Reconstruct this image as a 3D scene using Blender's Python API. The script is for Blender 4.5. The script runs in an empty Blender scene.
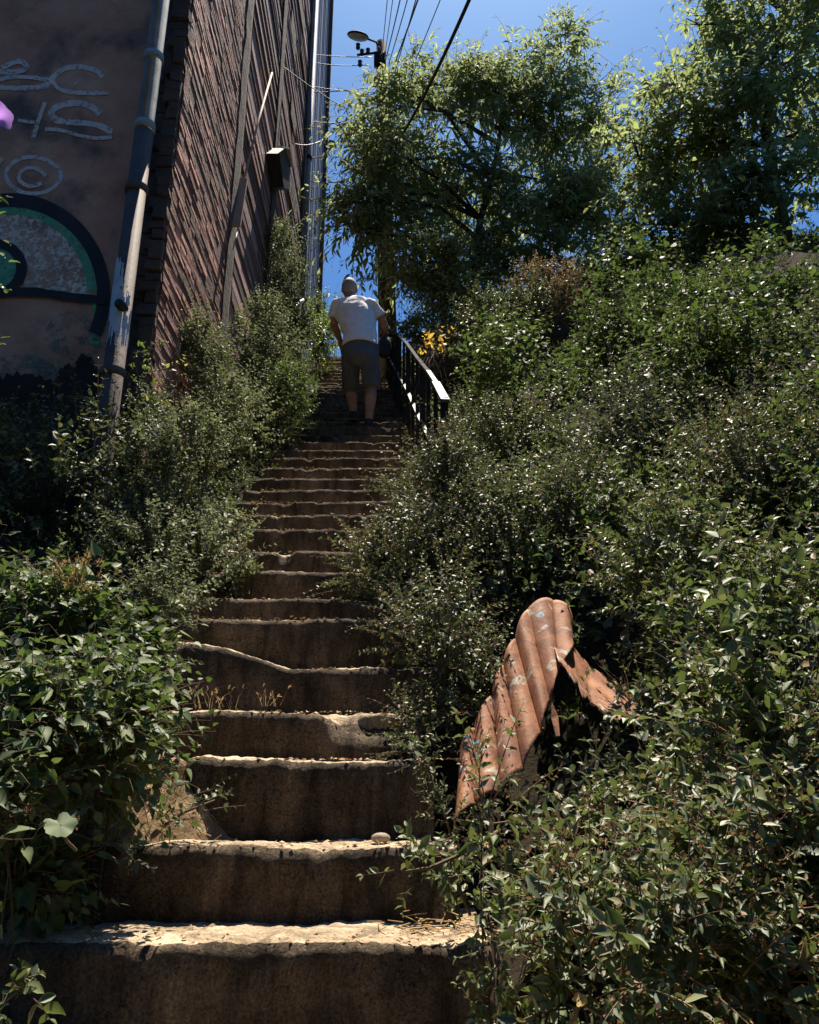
import bpy, bmesh, math, random
import numpy as np
from mathutils import Vector, Matrix, noise

# ------------------------------------------------------------------ camera, world, sun
F = 800.0
PITCH = math.radians(18.2)
H = 1.6
SUN_EL, SUN_AZ = math.radians(70.0), math.radians(12.0)
scene = bpy.context.scene
C = scene.collection
cam_d = bpy.data.cameras.new('camera')
cam = bpy.data.objects.new('camera', cam_d); C.objects.link(cam)
cam.location = (0, 0, H)
cam.rotation_euler = (math.radians(90) + PITCH, 0, 0)
cam_d.sensor_width = 36.0
cam_d.lens = F / 1024.0 * 36.0
cam_d.clip_start = 0.05; cam_d.clip_end = 2000
scene.camera = cam

world = bpy.data.worlds.new('World'); scene.world = world
world.use_nodes = True
wn = world.node_tree
bg = wn.nodes['Background']
sky = wn.nodes.new('ShaderNodeTexSky')
sky.sky_type = 'NISHITA'; sky.sun_disc = False
sky.sun_elevation = SUN_EL; sky.sun_rotation = SUN_AZ
sky.altitude = 200; sky.air_density = 1.0; sky.dust_density = 1.6; sky.ozone_density = 1.5
hsv = wn.nodes.new('ShaderNodeHueSaturation'); hsv.inputs['Saturation'].default_value = 1.38
wn.links.new(sky.outputs[0], hsv.inputs['Color']); tint = wn.nodes.new('ShaderNodeMix'); tint.data_type = 'RGBA'; tint.blend_type = 'MULTIPLY'
tint.inputs['Factor'].default_value = 1.0; tint.inputs['B'].default_value = (.62, .95, 1.2, 1)
wn.links.new(hsv.outputs[0], tint.inputs['A']); wn.links.new(tint.outputs['Result'], bg.inputs[0])
bg.inputs[1].default_value = 0.05

sun_d = bpy.data.lights.new('sun', 'SUN')
sun_d.energy = 5.0; sun_d.angle = math.radians(0.5); sun_d.color = (1.0, 0.89, 0.74)
sun = bpy.data.objects.new('sun', sun_d); C.objects.link(sun)
sv = Vector((math.sin(SUN_AZ) * math.cos(SUN_EL), math.cos(SUN_AZ) * math.cos(SUN_EL), math.sin(SUN_EL)))
sun.rotation_euler = sv.to_track_quat('Z', 'Y').to_euler()
sun.location = (4, 10, 30)
scene.view_settings.view_transform = 'Standard'
scene.view_settings.look = 'None'
scene.view_settings.exposure = 1.15
scene.view_settings.gamma = 1.0
scene.view_settings.use_curve_mapping = False
scene.cycles.max_bounces = 6
scene.cycles.transparent_max_bounces = 8

rng = np.random.default_rng(7)
random.seed(7)

def P(px, py, d):
    """point at forward distance d (world y) seen at photo position px, py"""
    dx = (px - 409.5) / F; dy = (512 - py) / F
    cy, sy = math.cos(PITCH), math.sin(PITCH)
    v = Vector((dx, cy - dy * sy, sy + dy * cy))
    v *= d / v.y
    return Vector((v.x, v.y, v.z + H))

# ------------------------------------------------------------------ object helpers
def tag(o, label=None, cat=None, group=None, kind=None):
    if label: o['label'] = label
    if cat: o['category'] = cat
    if group: o['group'] = group
    if kind: o['kind'] = kind
    return o

def empty(name, loc, label, cat, group=None):
    o = bpy.data.objects.new(name, None); C.objects.link(o)
    o.location = loc; o.empty_display_size = 0.1
    return tag(o, label, cat, group)

def link_mesh(name, me, mats, parent=None):
    for m in (mats if isinstance(mats, (list, tuple)) else [mats]):
        me.materials.append(m)
    o = bpy.data.objects.new(name, me); C.objects.link(o)
    if parent is not None:
        root = parent
        off = Vector((0, 0, 0))
        while root is not None:
            off += root.location; root = root.parent
        me.transform(Matrix.Translation(-off))
        o.parent = parent
    return o

class MB:
    """collects polygons in world coordinates; build() links them as one mesh object"""
    def __init__(s): s.v = []; s.f = []; s.m = []
    def add(s, vs, fs, m=0):
        b = len(s.v); s.v.extend([tuple(v) for v in vs])
        for f in fs: s.f.append(tuple(b + i for i in f)); s.m.append(m)
    def box(s, c, size, rot=None, m=0, jit=0.0):
        vs = []
        for i in range(8):
            p = Vector(((i & 1) - .5, ((i >> 1) & 1) - .5, ((i >> 2) & 1) - .5))
            p = Vector((p.x * size[0], p.y * size[1], p.z * size[2]))
            if jit: p += Vector((random.uniform(-jit, jit), random.uniform(-jit, jit), random.uniform(-jit, jit)))
            if rot is not None: p = rot @ p
            vs.append(Vector(c) + p)
        s.add(vs, [(0, 2, 3, 1), (4, 5, 7, 6), (0, 1, 5, 4), (2, 6, 7, 3), (0, 4, 6, 2), (1, 3, 7, 5)], m)
    def bar(s, a, b, w, h, m=0, upv=(0, 0, 1)):
        a = Vector(a); b = Vector(b); z = b - a; L = z.length; z.normalize()
        u = Vector(upv); x = z.cross(u)
        if x.length < 1e-3: x = Vector((1, 0, 0))
        x.normalize(); y = x.cross(z).normalized()
        R = Matrix((x, z, y)).transposed()
        s.box((a + b) / 2, (w, L, h), R, m)
    def tube(s, pts, rs, n=10, m=0, cap=True):
        pts = [Vector(p) for p in pts]
        if not isinstance(rs, (list, tuple)): rs = [rs] * len(pts)
        prev = None; rings = []
        for i, p in enumerate(pts):
            t = (pts[min(i + 1, len(pts) - 1)] - pts[max(i - 1, 0)]).normalized()
            if prev is None:
                x = Vector((1, 0, 0)) - t * t.x if abs(t.z) > .5 else t.cross(Vector((0, 0, 1)))
            else: x = prev - t * prev.dot(t)
            x.normalize(); prev = x; y = t.cross(x)
            r = rs[i]
            rx, ry = (r if isinstance(r, tuple) else (r, r))
            rings.append([p + x * math.cos(a) * rx + y * math.sin(a) * ry for a in [2 * math.pi * k / n for k in range(n)]])
        vs = [v for r in rings for v in r]; fs = []
        for i in range(len(pts) - 1):
            for k in range(n):
                fs.append((i * n + k, i * n + (k + 1) % n, (i + 1) * n + (k + 1) % n, (i + 1) * n + k))
        if cap:
            fs.append(tuple(range(n))[::-1]); fs.append(tuple((len(pts) - 1) * n + k for k in range(n)))
        s.add(vs, fs, m)
    def ball(s, c, r, n=12, m=0, rot=None):
        r = r if isinstance(r, (tuple, list)) else (r, r, r)
        vs = []; fs = []; k = n // 2
        for i in range(1, k):
            for j in range(n):
                a = math.pi * i / k; b = 2 * math.pi * j / n
                q = Vector((math.sin(a) * math.cos(b) * r[0], math.sin(a) * math.sin(b) * r[1], math.cos(a) * r[2]))
                if rot is not None: q = rot @ q
                vs.append(Vector(c) + q)
        t = Vector((0, 0, r[2])); 
        if rot is not None: t = rot @ t
        vs += [Vector(c) + t, Vector(c) - t]; T = len(vs) - 2
        for i in range(k - 2):
            for j in range(n): fs.append((i * n + j, (i + 1) * n + j, (i + 1) * n + (j + 1) % n, i * n + (j + 1) % n))
        for j in range(n):
            fs.append((T, j, (j + 1) % n)); fs.append((T + 1, (k - 2) * n + (j + 1) % n, (k - 2) * n + j))
        s.add(vs, fs, m)
    def build(s, name, mats, parent=None, smooth=False):
        me = bpy.data.meshes.new(name); me.from_pydata(s.v, [], s.f)
        if any(s.m): me.polygons.foreach_set('material_index', s.m)
        if smooth: me.polygons.foreach_set('use_smooth', [True] * len(me.polygons))
        me.update()
        return link_mesh(name, me, mats, parent)

def np_mesh(name, V, T, mats, parent=None, mi=None, smooth=False):
    me = bpy.data.meshes.new(name)
    V = np.asarray(V, np.float32); T = np.asarray(T, np.int32); k = T.shape[1]
    me.vertices.add(len(V)); me.vertices.foreach_set('co', V.ravel())
    me.loops.add(T.size); me.loops.foreach_set('vertex_index', T.ravel())
    me.polygons.add(len(T)); me.polygons.foreach_set('loop_start', np.arange(0, T.size, k, dtype=np.int32))
    me.polygons.foreach_set('loop_total', np.full(len(T), k, np.int32))
    if mi is not None: me.polygons.foreach_set('material_index', np.asarray(mi, np.int32))
    if smooth: me.polygons.foreach_set('use_smooth', [True] * len(T))
    me.update(calc_edges=True)
    return link_mesh(name, me, mats, parent)

# ------------------------------------------------------------------ material helpers
def new_mat(name):
    m = bpy.data.materials.new(name); m.use_nodes = True
    nt = m.node_tree; return m, nt, nt.nodes['Principled BSDF'], nt.nodes['Material Output']

def N(nt, t, **kw):
    n = nt.nodes.new(t)
    for k, v in kw.items(): setattr(n, k, v)
    return n

def ramp(nt, src, stops):
    r = N(nt, 'ShaderNodeValToRGB')
    while len(r.color_ramp.elements) < len(stops): r.color_ramp.elements.new(0.5)
    for e, (p, c) in zip(r.color_ramp.elements, stops):
        e.position = p; e.color = (c[0], c[1], c[2], 1) if not isinstance(c, float) else (c, c, c, 1)
    nt.links.new(src, r.inputs[0]); return r

def noise_n(nt, scale, detail=6, rough=.6, vec=None, dist=0.0):
    n = N(nt, 'ShaderNodeTexNoise'); n.inputs['Scale'].default_value = scale
    n.inputs['Detail'].default_value = detail; n.inputs['Roughness'].default_value = rough
    n.inputs['Distortion'].default_value = dist
    if vec is not None: nt.links.new(vec, n.inputs['Vector'])
    return n

def objco(nt, scale=(1, 1, 1)):
    t = N(nt, 'ShaderNodeTexCoord'); mp = N(nt, 'ShaderNodeMapping')
    mp.inputs['Scale'].default_value = scale
    nt.links.new(t.outputs['Object'], mp.inputs[0]); return mp.outputs[0]

def mixc(nt, fac, a, b, mode='MIX'):
    m = N(nt, 'ShaderNodeMix', data_type='RGBA', blend_type=mode)
    for s, v in ((m.inputs['Factor'], fac), (m.inputs['A'], a), (m.inputs['B'], b)):
        if hasattr(v, 'is_output'): nt.links.new(v, s)
        elif isinstance(v, (int, float)): s.default_value = v
        else: s.default_value = (*v, 1)
    return m.outputs['Result']

def rough_mat(name, stops, scale=3, rough=.9, bump=.3, bscale=40, stretch=(1, 1, 1), spots=None, island=None, spec=.3, bdist=.01):
    m, nt, b, out = new_mat(name)
    co = objco(nt, stretch)
    n1 = noise_n(nt, scale, 8, .65, co)
    col = ramp(nt, n1.outputs['Fac'], stops).outputs[0]
    if island:
        g = N(nt, 'ShaderNodeNewGeometry')
        r = ramp(nt, g.outputs['Random Per Island'], island)
        col = mixc(nt, 1.0, col, r.outputs[0], 'MULTIPLY')
    if spots:
        sc, lo, hi, c2 = spots
        n3 = noise_n(nt, sc, 5, .6, co)
        f = ramp(nt, n3.outputs['Fac'], [(lo, 0.0), (hi, 1.0)])
        col = mixc(nt, f.outputs[0], col, c2)
    nt.links.new(col, b.inputs['Base Color'])
    b.inputs['Roughness'].default_value = rough
    b.inputs['Specular IOR Level'].default_value = spec
    n2 = noise_n(nt, bscale, 8, .7, co)
    bp = N(nt, 'ShaderNodeBump'); bp.inputs['Strength'].default_value = bump; bp.inputs['Distance'].default_value = bdist
    nt.links.new(n2.outputs['Fac'], bp.inputs['Height']); nt.links.new(bp.outputs[0], b.inputs['Normal'])
    return m

def leaf_mat(name, stops, rough=.4, trans=.3, tcol=(.25, .42, .05), spec=.5):
    m, nt, b, out = new_mat(name)
    g = N(nt, 'ShaderNodeNewGeometry')
    r = ramp(nt, g.outputs['Random Per Island'], stops)
    co = objco(nt); n = noise_n(nt, 2.2, 3, .5, co)
    rr = ramp(nt, n.outputs['Fac'], [(.3, (.75, .75, .75)), (.7, (1.3, 1.25, 1.1))])
    col = mixc(nt, 1.0, r.outputs[0], rr.outputs[0], 'MULTIPLY')
    nt.links.new(col, b.inputs['Base Color'])
    b.inputs['Roughness'].default_value = rough
    b.inputs['Specular IOR Level'].default_value = spec
    t = N(nt, 'ShaderNodeBsdfTranslucent')
    tc = mixc(nt, .5, col, tcol)
    nt.links.new(tc, t.inputs[0])
    mx = N(nt, 'ShaderNodeMixShader'); mx.inputs[0].default_value = trans
    nt.links.new(b.outputs[0], mx.inputs[1]); nt.links.new(t.outputs[0], mx.inputs[2])
    nt.links.new(mx.outputs[0], out.inputs['Surface'])
    return m

M = {}
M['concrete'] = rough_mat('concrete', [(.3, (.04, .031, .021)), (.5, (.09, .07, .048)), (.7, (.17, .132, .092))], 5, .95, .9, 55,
                          spots=(14, .60, .72, (.10, .075, .05)), bdist=.012, spec=.2)  # riser tone kept dark: shade on the risers put into the colour
M['sunlit_concrete'] = rough_mat('sunlit_concrete', [(.28, (.26, .205, .14)), (.5, (.44, .355, .25)), (.72, (.6, .5, .37))], 7, .95, .9, 70, spots=(14, .60, .72, (.15, .11, .07)), bdist=.01, spec=.2)  # same concrete made paler: sunlight on treads and nosings painted in
M['sky_blocker_green'] = rough_mat('sky_blocker_green', [(.3, (.012, .018, .008)), (.7, (.04, .05, .022))], .6, 1, 1, 3, bdist=.4, spec=.05)  # dark green for the added hill, so it bounces little light
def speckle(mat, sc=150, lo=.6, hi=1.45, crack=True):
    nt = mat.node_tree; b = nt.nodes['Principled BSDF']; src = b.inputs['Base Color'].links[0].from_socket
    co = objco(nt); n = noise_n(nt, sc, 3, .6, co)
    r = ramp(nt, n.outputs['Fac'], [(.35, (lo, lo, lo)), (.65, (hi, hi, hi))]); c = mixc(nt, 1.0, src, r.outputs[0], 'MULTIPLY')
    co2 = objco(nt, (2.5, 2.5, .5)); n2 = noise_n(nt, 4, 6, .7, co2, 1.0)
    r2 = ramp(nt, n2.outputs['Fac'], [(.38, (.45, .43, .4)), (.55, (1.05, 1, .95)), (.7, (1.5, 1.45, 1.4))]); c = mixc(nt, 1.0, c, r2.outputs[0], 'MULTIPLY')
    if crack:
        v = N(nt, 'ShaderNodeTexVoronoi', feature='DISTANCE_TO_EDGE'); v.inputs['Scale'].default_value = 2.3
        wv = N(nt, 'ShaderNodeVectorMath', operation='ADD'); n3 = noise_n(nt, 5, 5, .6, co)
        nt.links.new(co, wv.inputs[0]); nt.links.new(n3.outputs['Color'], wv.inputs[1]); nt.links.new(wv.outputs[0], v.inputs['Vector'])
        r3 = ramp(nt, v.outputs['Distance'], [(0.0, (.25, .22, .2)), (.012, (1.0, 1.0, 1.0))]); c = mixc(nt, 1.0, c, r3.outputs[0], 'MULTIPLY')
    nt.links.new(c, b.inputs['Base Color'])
speckle(M['concrete']); speckle(M['sunlit_concrete'], 180, .7, 1.3, False)
M['soil'] = rough_mat('soil', [(.3, (.018, .015, .010)), (.7, (.06, .045, .03))], 5, 1, 1, 30, bdist=.03, spec=.1)
M['dry_soil'] = rough_mat('dry_soil', [(.3, (.16, .11, .06)), (.5, (.30, .21, .12)), (.7, (.45, .34, .2))], 22, 1, 1, 60, bdist=.02, spec=.1)
M['plaster'] = rough_mat('plaster', [(.25, (.25, .13, .095)), (.5, (.52, .29, .21)), (.75, (.62, .42, .32))], 1.6, .9, .6, 30,
                         spots=(2.2, .50, .68, (.13, .11, .105)), bdist=.01)
M['dark_plaster'] = rough_mat('dark_plaster', [(.3, (.06, .046, .042)), (.7, (.15, .115, .10))], 3, .95, 1, 14, bdist=.03)
M['shade_stain'] = rough_mat('shade_stain', [(.3, (.018, .015, .014)), (.7, (.05, .04, .035))], 4, .95, .6, 30)  # near-black: stained plaster with deep shade painted in
M['brick'] = rough_mat('brick', [(.3, (.20, .09, .07)), (.7, (.44, .22, .17))], 9, .7, 1, 30, stretch=(1, .4, 1), bdist=.02, spec=.5,
                       island=[(0, (.3, .24, .24)), (.5, (.7, .55, .5)), (.78, (1.1, .95, .9)), (.9, (1.5, 1.4, 1.35)), (1, (2.0, 1.95, 1.9))])
M['mortar'] = rough_mat('mortar', [(.3, (.1, .075, .06)), (.7, (.22, .17, .14))], 9, 1, 1, 40, bdist=.02)
M['boards'] = rough_mat('boards', [(.3, (.13, .08, .07)), (.7, (.36, .235, .21))], 1.2, .6, .8, 26, stretch=(1, .35, 5), bdist=.008, spec=.5,
                        island=[(0, (.35, .3, .3)), (.35, (.7, .6, .6)), (.7, (1, .9, .95)), (.9, (1.6, 1.5, 1.5)), (1, (2.2, 2.2, 2.3))])
M['pale_boards'] = rough_mat('pale_boards', [(.3, (.14, .16, .19)), (.7, (.34, .36, .4))], 1.5, .55, .6, 26, stretch=(1, .4, 4), spec=.5,
                             island=[(0, (.25, .25, .3)), (.4, (.7, .8, 1)), (.75, (1.1, 1.1, 1.15)), (1, (1.5, 1.4, 1.4))])
M['grey_pipe'] = rough_mat('grey_pipe', [(.3, (.2, .215, .225)), (.7, (.36, .39, .41))], 6, .6, .2, 30, spots=(9, .6, .75, (.13, .11, .1)))
M['dark_pipe'] = rough_mat('dark_pipe', [(.3, (.06, .045, .04)), (.7, (.13, .09, .08))], 6, .7, .4, 30)
M['blue_paint'] = rough_mat('blue_paint', [(.3, (.35, .43, .52)), (.7, (.55, .63, .72))], 8, .6, .2, 30, spots=(20, .6, .68, (.2, .2, .22)))
M['black_paint'] = rough_mat('black_paint', [(.3, (.012, .012, .014)), (.7, (.035, .032, .035))], 12, .5, .3, 40)
M['iron'] = rough_mat('iron', [(.3, (.010, .010, .010)), (.7, (.028, .024, .02))], 12, .75, .3, 60, spec=.15)
M['rail_top'] = rough_mat('rail_top', [(.3, (.03, .03, .03)), (.7, (.085, .085, .08))], 12, .55, .3, 60, spec=.25)
M['iron_dull'] = rough_mat('iron_dull', [(.3, (.07, .07, .07)), (.7, (.15, .148, .14))], 12, .95, .3, 60, spec=.03)
M['steel'] = rough_mat('steel', [(.3, (.3, .3, .3)), (.7, (.45, .45, .45))], 12, .4, .2, 60)
M['wood_pole'] = rough_mat('wood_pole', [(.3, (.05, .04, .035)), (.7, (.13, .105, .09))], 3, .9, .8, 20, stretch=(4, 4, .4))
M['cable'] = rough_mat('cable', [(.3, (.012, .012, .014)), (.7, (.03, .03, .035))], 10, .5, .1, 60)
M['pale_cable'] = rough_mat('pale_cable', [(.3, (.25, .22, .2)), (.7, (.4, .37, .33))], 10, .5, .1, 60)
M['lamp_lens'] = rough_mat('lamp_lens', [(.3, (.28, .25, .22)), (.7, (.42, .38, .32))], 8, .3, .1, 40)
M['raw_wood'] = rough_mat('raw_wood', [(.3, (.33, .22, .15)), (.7, (.5, .36, .27))], 4, .7, .4, 30, stretch=(3, 3, .4))
M['bark'] = rough_mat('bark', [(.3, (.03, .024, .018)), (.7, (.10, .08, .06))], 8, .95, 1, 30, stretch=(2, 2, .5), bdist=.02)
M['twig'] = rough_mat('twig', [(.3, (.07, .05, .035)), (.7, (.17, .12, .08))], 8, .9, .3, 60)
M['straw'] = leaf_mat('straw', [(0, (.35, .24, .11)), (.6, (.5, .37, .19)), (1, (.62, .5, .3))], .6, .3, (.6, .42, .15))
M['litter'] = leaf_mat('litter', [(0, (.12, .07, .03)), (.6, (.3, .2, .1)), (1, (.5, .38, .2))], .7, .1, (.4, .25, .1))
M['leaf_grey'] = leaf_mat('leaf_grey', [(0, (.035, .045, .025)), (.5, (.065, .08, .045)), (.85, (.13, .145, .085)), (1, (.2, .17, .08))], .54, .2, (.2, .28, .08), .5)
M['leaf_small'] = leaf_mat('leaf_small', [(0, (.028, .042, .016)), (.5, (.072, .10, .038)), (.85, (.19, .21, .10)), (1, (.19, .13, .06))], .54, .2, (.2, .28, .07), .5)
M['leaf_silver'] = leaf_mat('leaf_silver', [(0, (.05, .07, .035)), (.5, (.13, .16, .085)), (.85, (.25, .275, .17)), (1, (.26, .24, .14))], .6, .25, (.3, .38, .14), .35)
M['leaf_ivy'] = leaf_mat('leaf_ivy', [(0, (.025, .05, .016)), (.5, (.06, .10, .03)), (.88, (.15, .2, .08)), (1, (.12, .16, .04))], .62, .22, (.22, .36, .06), .45)
M['leaf_bright'] = leaf_mat('leaf_bright', [(0, (.035, .06, .015)), (.5, (.065, .11, .028)), (.9, (.11, .16, .04)), (1, (.3, .28, .05))], .45, .3, (.3, .44, .07))
M['leaf_nettle'] = leaf_mat('leaf_nettle', [(0, (.035, .06, .02)), (.5, (.085, .125, .042)), (.85, (.2, .235, .10)), (1, (.2, .13, .07))], .54, .22, (.24, .34, .07), .5)
M['leaf_willow'] = leaf_mat('leaf_willow', [(0, (.05, .08, .03)), (.5, (.09, .13, .05)), (.9, (.15, .19, .08)), (1, (.26, .22, .06))], .6, .62, (.52, .62, .26), .4)
M['leaf_peach'] = leaf_mat('leaf_peach', [(0, (.045, .08, .028)), (.5, (.085, .13, .045)), (.88, (.15, .19, .07)), (1, (.34, .22, .07))], .6, .62, (.52, .63, .24), .4)
M['leaf_pale'] = leaf_mat('leaf_pale', [(0, (.09, .12, .03)), (.5, (.17, .21, .055)), (.9, (.27, .3, .09)), (1, (.4, .34, .12))], .45, .4, (.5, .58, .12))
M['leaf_yellow'] = leaf_mat('leaf_yellow', [(0, (.2, .24, .04)), (.5, (.42, .32, .06)), (1, (.5, .22, .07))], .5, .45, (.9, .6, .08))
M['leaf_dry'] = leaf_mat('leaf_dry', [(0, (.12, .085, .05)), (.6, (.22, .16, .1)), (1, (.33, .25, .16))], .6, .2, (.4, .3, .12))
M['seed'] = leaf_mat('seed', [(0, (.13, .07, .04)), (.6, (.24, .14, .08)), (1, (.34, .22, .13))], .7, .2, (.4, .22, .1))
M['petal'] = leaf_mat('petal', [(0, (.35, .18, .7)), (1, (.5, .28, .85))], .5, .45, (.65, .35, .95))
M['skin'] = rough_mat('skin', [(.3, (.28, .15, .10)), (.7, (.4, .23, .16))], 8, .55, .1, 60)
M['hair'] = rough_mat('hair', [(.3, (.16, .13, .11)), (.7, (.42, .38, .35))], 60, .6, .6, 120)
M['shirt'] = rough_mat('shirt', [(.3, (.72, .70, .72)), (.7, (.82, .8, .82))], 5, .85, .4, 9, bdist=.03)
M['shorts'] = rough_mat('shorts', [(.3, (.07, .08, .10)), (.7, (.115, .125, .15))], 7, .9, .4, 14, bdist=.02)
M['shoe'] = rough_mat('shoe', [(.3, (.012, .012, .014)), (.7, (.03, .03, .03))], 12, .6, .2, 60)
M['sole'] = rough_mat('sole', [(.3, (.05, .05, .05)), (.7, (.1, .1, .1))], 12, .8, .2, 60)
M['bag'] = rough_mat('bag', [(.3, (.01, .01, .012)), (.7, (.025, .025, .028))], 12, .7, .5, 30)
M['stone'] = rough_mat('stone', [(.3, (.2, .16, .12)), (.7, (.4, .34, .27))], 12, .9, .7, 50)
M['blue_plastic'] = rough_mat('blue_plastic', [(.3, (.05, .2, .6)), (.7, (.1, .35, .8))], 12, .4, .2, 50)

# ------------------------------------------------------------------ step table and terrain
ys = [945, 848, 760, 712, 668, 618, 598, 572, 551, 528, 514, 501, 489, 478, 467, 457, 449, 441, 434, 426]
STEPS = []
for i, y in enumerate(ys):
    d = 1.85 + .276 * i
    STEPS.append((d, P(409, y, d).z))
while STEPS[-1][0] < 14.2:
    STEPS.append((STEPS[-1][0] + .276, STEPS[-1][1] + .19 + random.uniform(-.025, .025)))
low = []
for k in range(1, 9):
    low.append((STEPS[0][0] - .29 * k, STEPS[0][1] - .18 * k))
NLOW = len(low)
STEPS = low[::-1] + STEPS
SD = np.array([s[0] for s in STEPS]); SZ = np.array([s[1] for s in STEPS])

def zs(d):
    d = np.asarray(d, float)
    z = np.interp(d, SD, SZ)
    z = np.where(d < SD[0], SZ[0] + np.maximum(d - SD[0], -40) * .55, z)
    z = np.where(d > SD[-1], SZ[-1] + np.minimum(d - SD[-1], 20) * .02, z)
    return z
def Rr(d): return np.interp(d, [-3, 1.85, 4.1, 14.3, 30], [.22, .2, .2, -.6, -1.6])
def Ll(d): return np.interp(d, [-3, 1.7, 2.0, 7.5, 14.3, 30], [-1.5, -1.45, -1.02, -1.02, -1.6, -2.6])

def ground(x, d):
    x = np.asarray(x, float); d = np.asarray(d, float)
    base = zs(d); R = Rr(d); L = Ll(d)
    u = np.maximum(x - R, 0); v = np.maximum(L - x, 0)
    right = base - .22 + np.where(u < 3.6, .60 * u, 2.16 + .12 * (u - 3.6))
    right = right - .32 * np.exp(-((x - .45) / .4) ** 2 - ((d - 2.75) / .5) ** 2)
    right = np.where(u > 8, 2.688 + base - .22, right)
    left = base - .1 + np.minimum(.3 * v, .3)
    mid = base - .32
    z = mid + (right - mid) * np.clip(u / .10, 0, 1) + (left - mid) * np.clip(v / .10, 0, 1)
    bump = .05 * np.sin(x * 3.1 + d * 1.7) * np.sin(d * 2.3 - x * 1.3) + .03 * np.sin(x * 7.3 + 1) * np.sin(d * 6.1)
    return z + bump * np.clip((u + v) / .3, 0, 1)

xs = np.unique(np.concatenate([np.arange(-3, 5, .07), np.linspace(-3, -14, 16), np.linspace(5, 16, 16), -np.geomspace(14, 400, 12), np.geomspace(16, 400, 12)]))
dsn = np.unique(np.concatenate([np.arange(-1, 15, .08), np.linspace(15, 40, 16), np.geomspace(40, 500, 10), -np.geomspace(1, 400, 16)]))
X, D = np.meshgrid(xs, dsn)
Z = ground(X, D)
V = np.stack([X.ravel(), D.ravel(), Z.ravel()], 1)
nx = len(xs); ii, jj = np.meshgrid(np.arange(nx - 1), np.arange(len(dsn) - 1))
a = (jj * nx + ii).ravel()
T = np.stack([a, a + 1, a + nx + 1, a + nx], 1)
g = np_mesh('hillside_ground', V, T, M['soil'], smooth=True); tag(g, kind='structure', label='bare brown soil of the steep hillside')

hx, hy = np.meshgrid(np.linspace(-90, 90, 61), -np.linspace(9, 60, 30))
hz_ = -5.5 + np.clip((-hy - 9) * 1.0, 0, 30) + 1.2 * np.sin(hx * .3) + .8 * np.sin(hx * .13 + hy * .4)
a = (np.arange(29)[:, None] * 61 + np.arange(60)[None]).ravel()
g = np_mesh('sky_blocking_hill', np.stack([hx.ravel(), hy.ravel(), hz_.ravel()], 1), np.stack([a + 1, a, a + 61, a + 62], 1), M['sky_blocker_green'], smooth=True); tag(g, kind='structure')  # unseen hill added behind the camera to block sky light

# ------------------------------------------------------------------ staircase
def fbm(x, y, z, o=4): return noise.fractal(Vector((x, y, z)), 1.0, 2.0, o)

def make_step(i, d, z, x0, x1, depth, parent, left=None, right=None, nseg=None, chip=1.0, hz=None, material='concrete', bot=.42, brk=None):
    """one cast step: riser, worn rounded nosing, tread; hz(x) lifts the top along the width"""
    n = nseg or 90
    r = .03
    prof = [(0, -bot), (0, -.30), (0, -.22), (0, -.16), (0, -.11), (0, -.07), (0, -.045), (.0, -r)]
    for k in range(1, 6):
        a = math.pi / 2 * k / 5
        prof.append((r - r * math.cos(a), -r + r * math.sin(a)))
    prof += [(.05, 0), (.08, 0), (.12, 0), (.18, 0), (.25, 0), (depth, .0)]
    vs = []; m = len(prof)
    for a in range(n + 1):
        t = a / n; x = x0 + (x1 - x0) * t
        big = fbm(x * 1.3, i * 7.7, 0) * .010
        wob = fbm(x * 4, i * 3.1, 2) * .012
        ch = max(0, fbm(x * 9 + i * 5.3, i * 1.9, 9, 6) - .22) * .03 * chip + (brk(x) if brk else 0)      # chipped edge
        lift = hz(x) if hz else 0
        for (py, pz) in prof:
            edge = max(0, 1 - (abs(py) + max(0, -pz)) / .09)
            fine = fbm(x * 14, py * 14 + i, pz * 14, 5) * .006 + fbm(x * 45, py * 45 + i, pz * 45, 3) * .0035
            yy = d + py + big + wob * .6 + fine + ch * edge
            zz = z + pz + (lift if pz > -bot else 0) + (fbm(x * 2.5, py * 5 + i * 3, 4) * .012 if pz > -.1 else 0) - ch * .55 * edge + (fine if py > 0 else 0)
            vs.append((x, yy, zz))
    fs = [(a * m + k, (a + 1) * m + k, (a + 1) * m + k + 1, a * m + k + 1) for a in range(n) for k in range(m - 1)]
    # end caps and back
    cap0 = []; 
    b0 = len(vs); vs.append((x0, d + depth, z - bot)); b1 = len(vs); vs.append((x1, d + depth, z - bot))
    fs.append(tuple(list(range(m)) + [b0])); fs.append(tuple([n * m + k for k in range(m)][::-1] + [b1]))
    fs.append((m - 1, n * m + m - 1, b1, b0))
    mb = MB(); mb.add(vs, fs)
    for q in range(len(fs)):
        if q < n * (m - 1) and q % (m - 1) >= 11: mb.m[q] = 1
    return mb.build('step', [M[material], M['sunlit_concrete']], parent, smooth=True)

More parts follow.
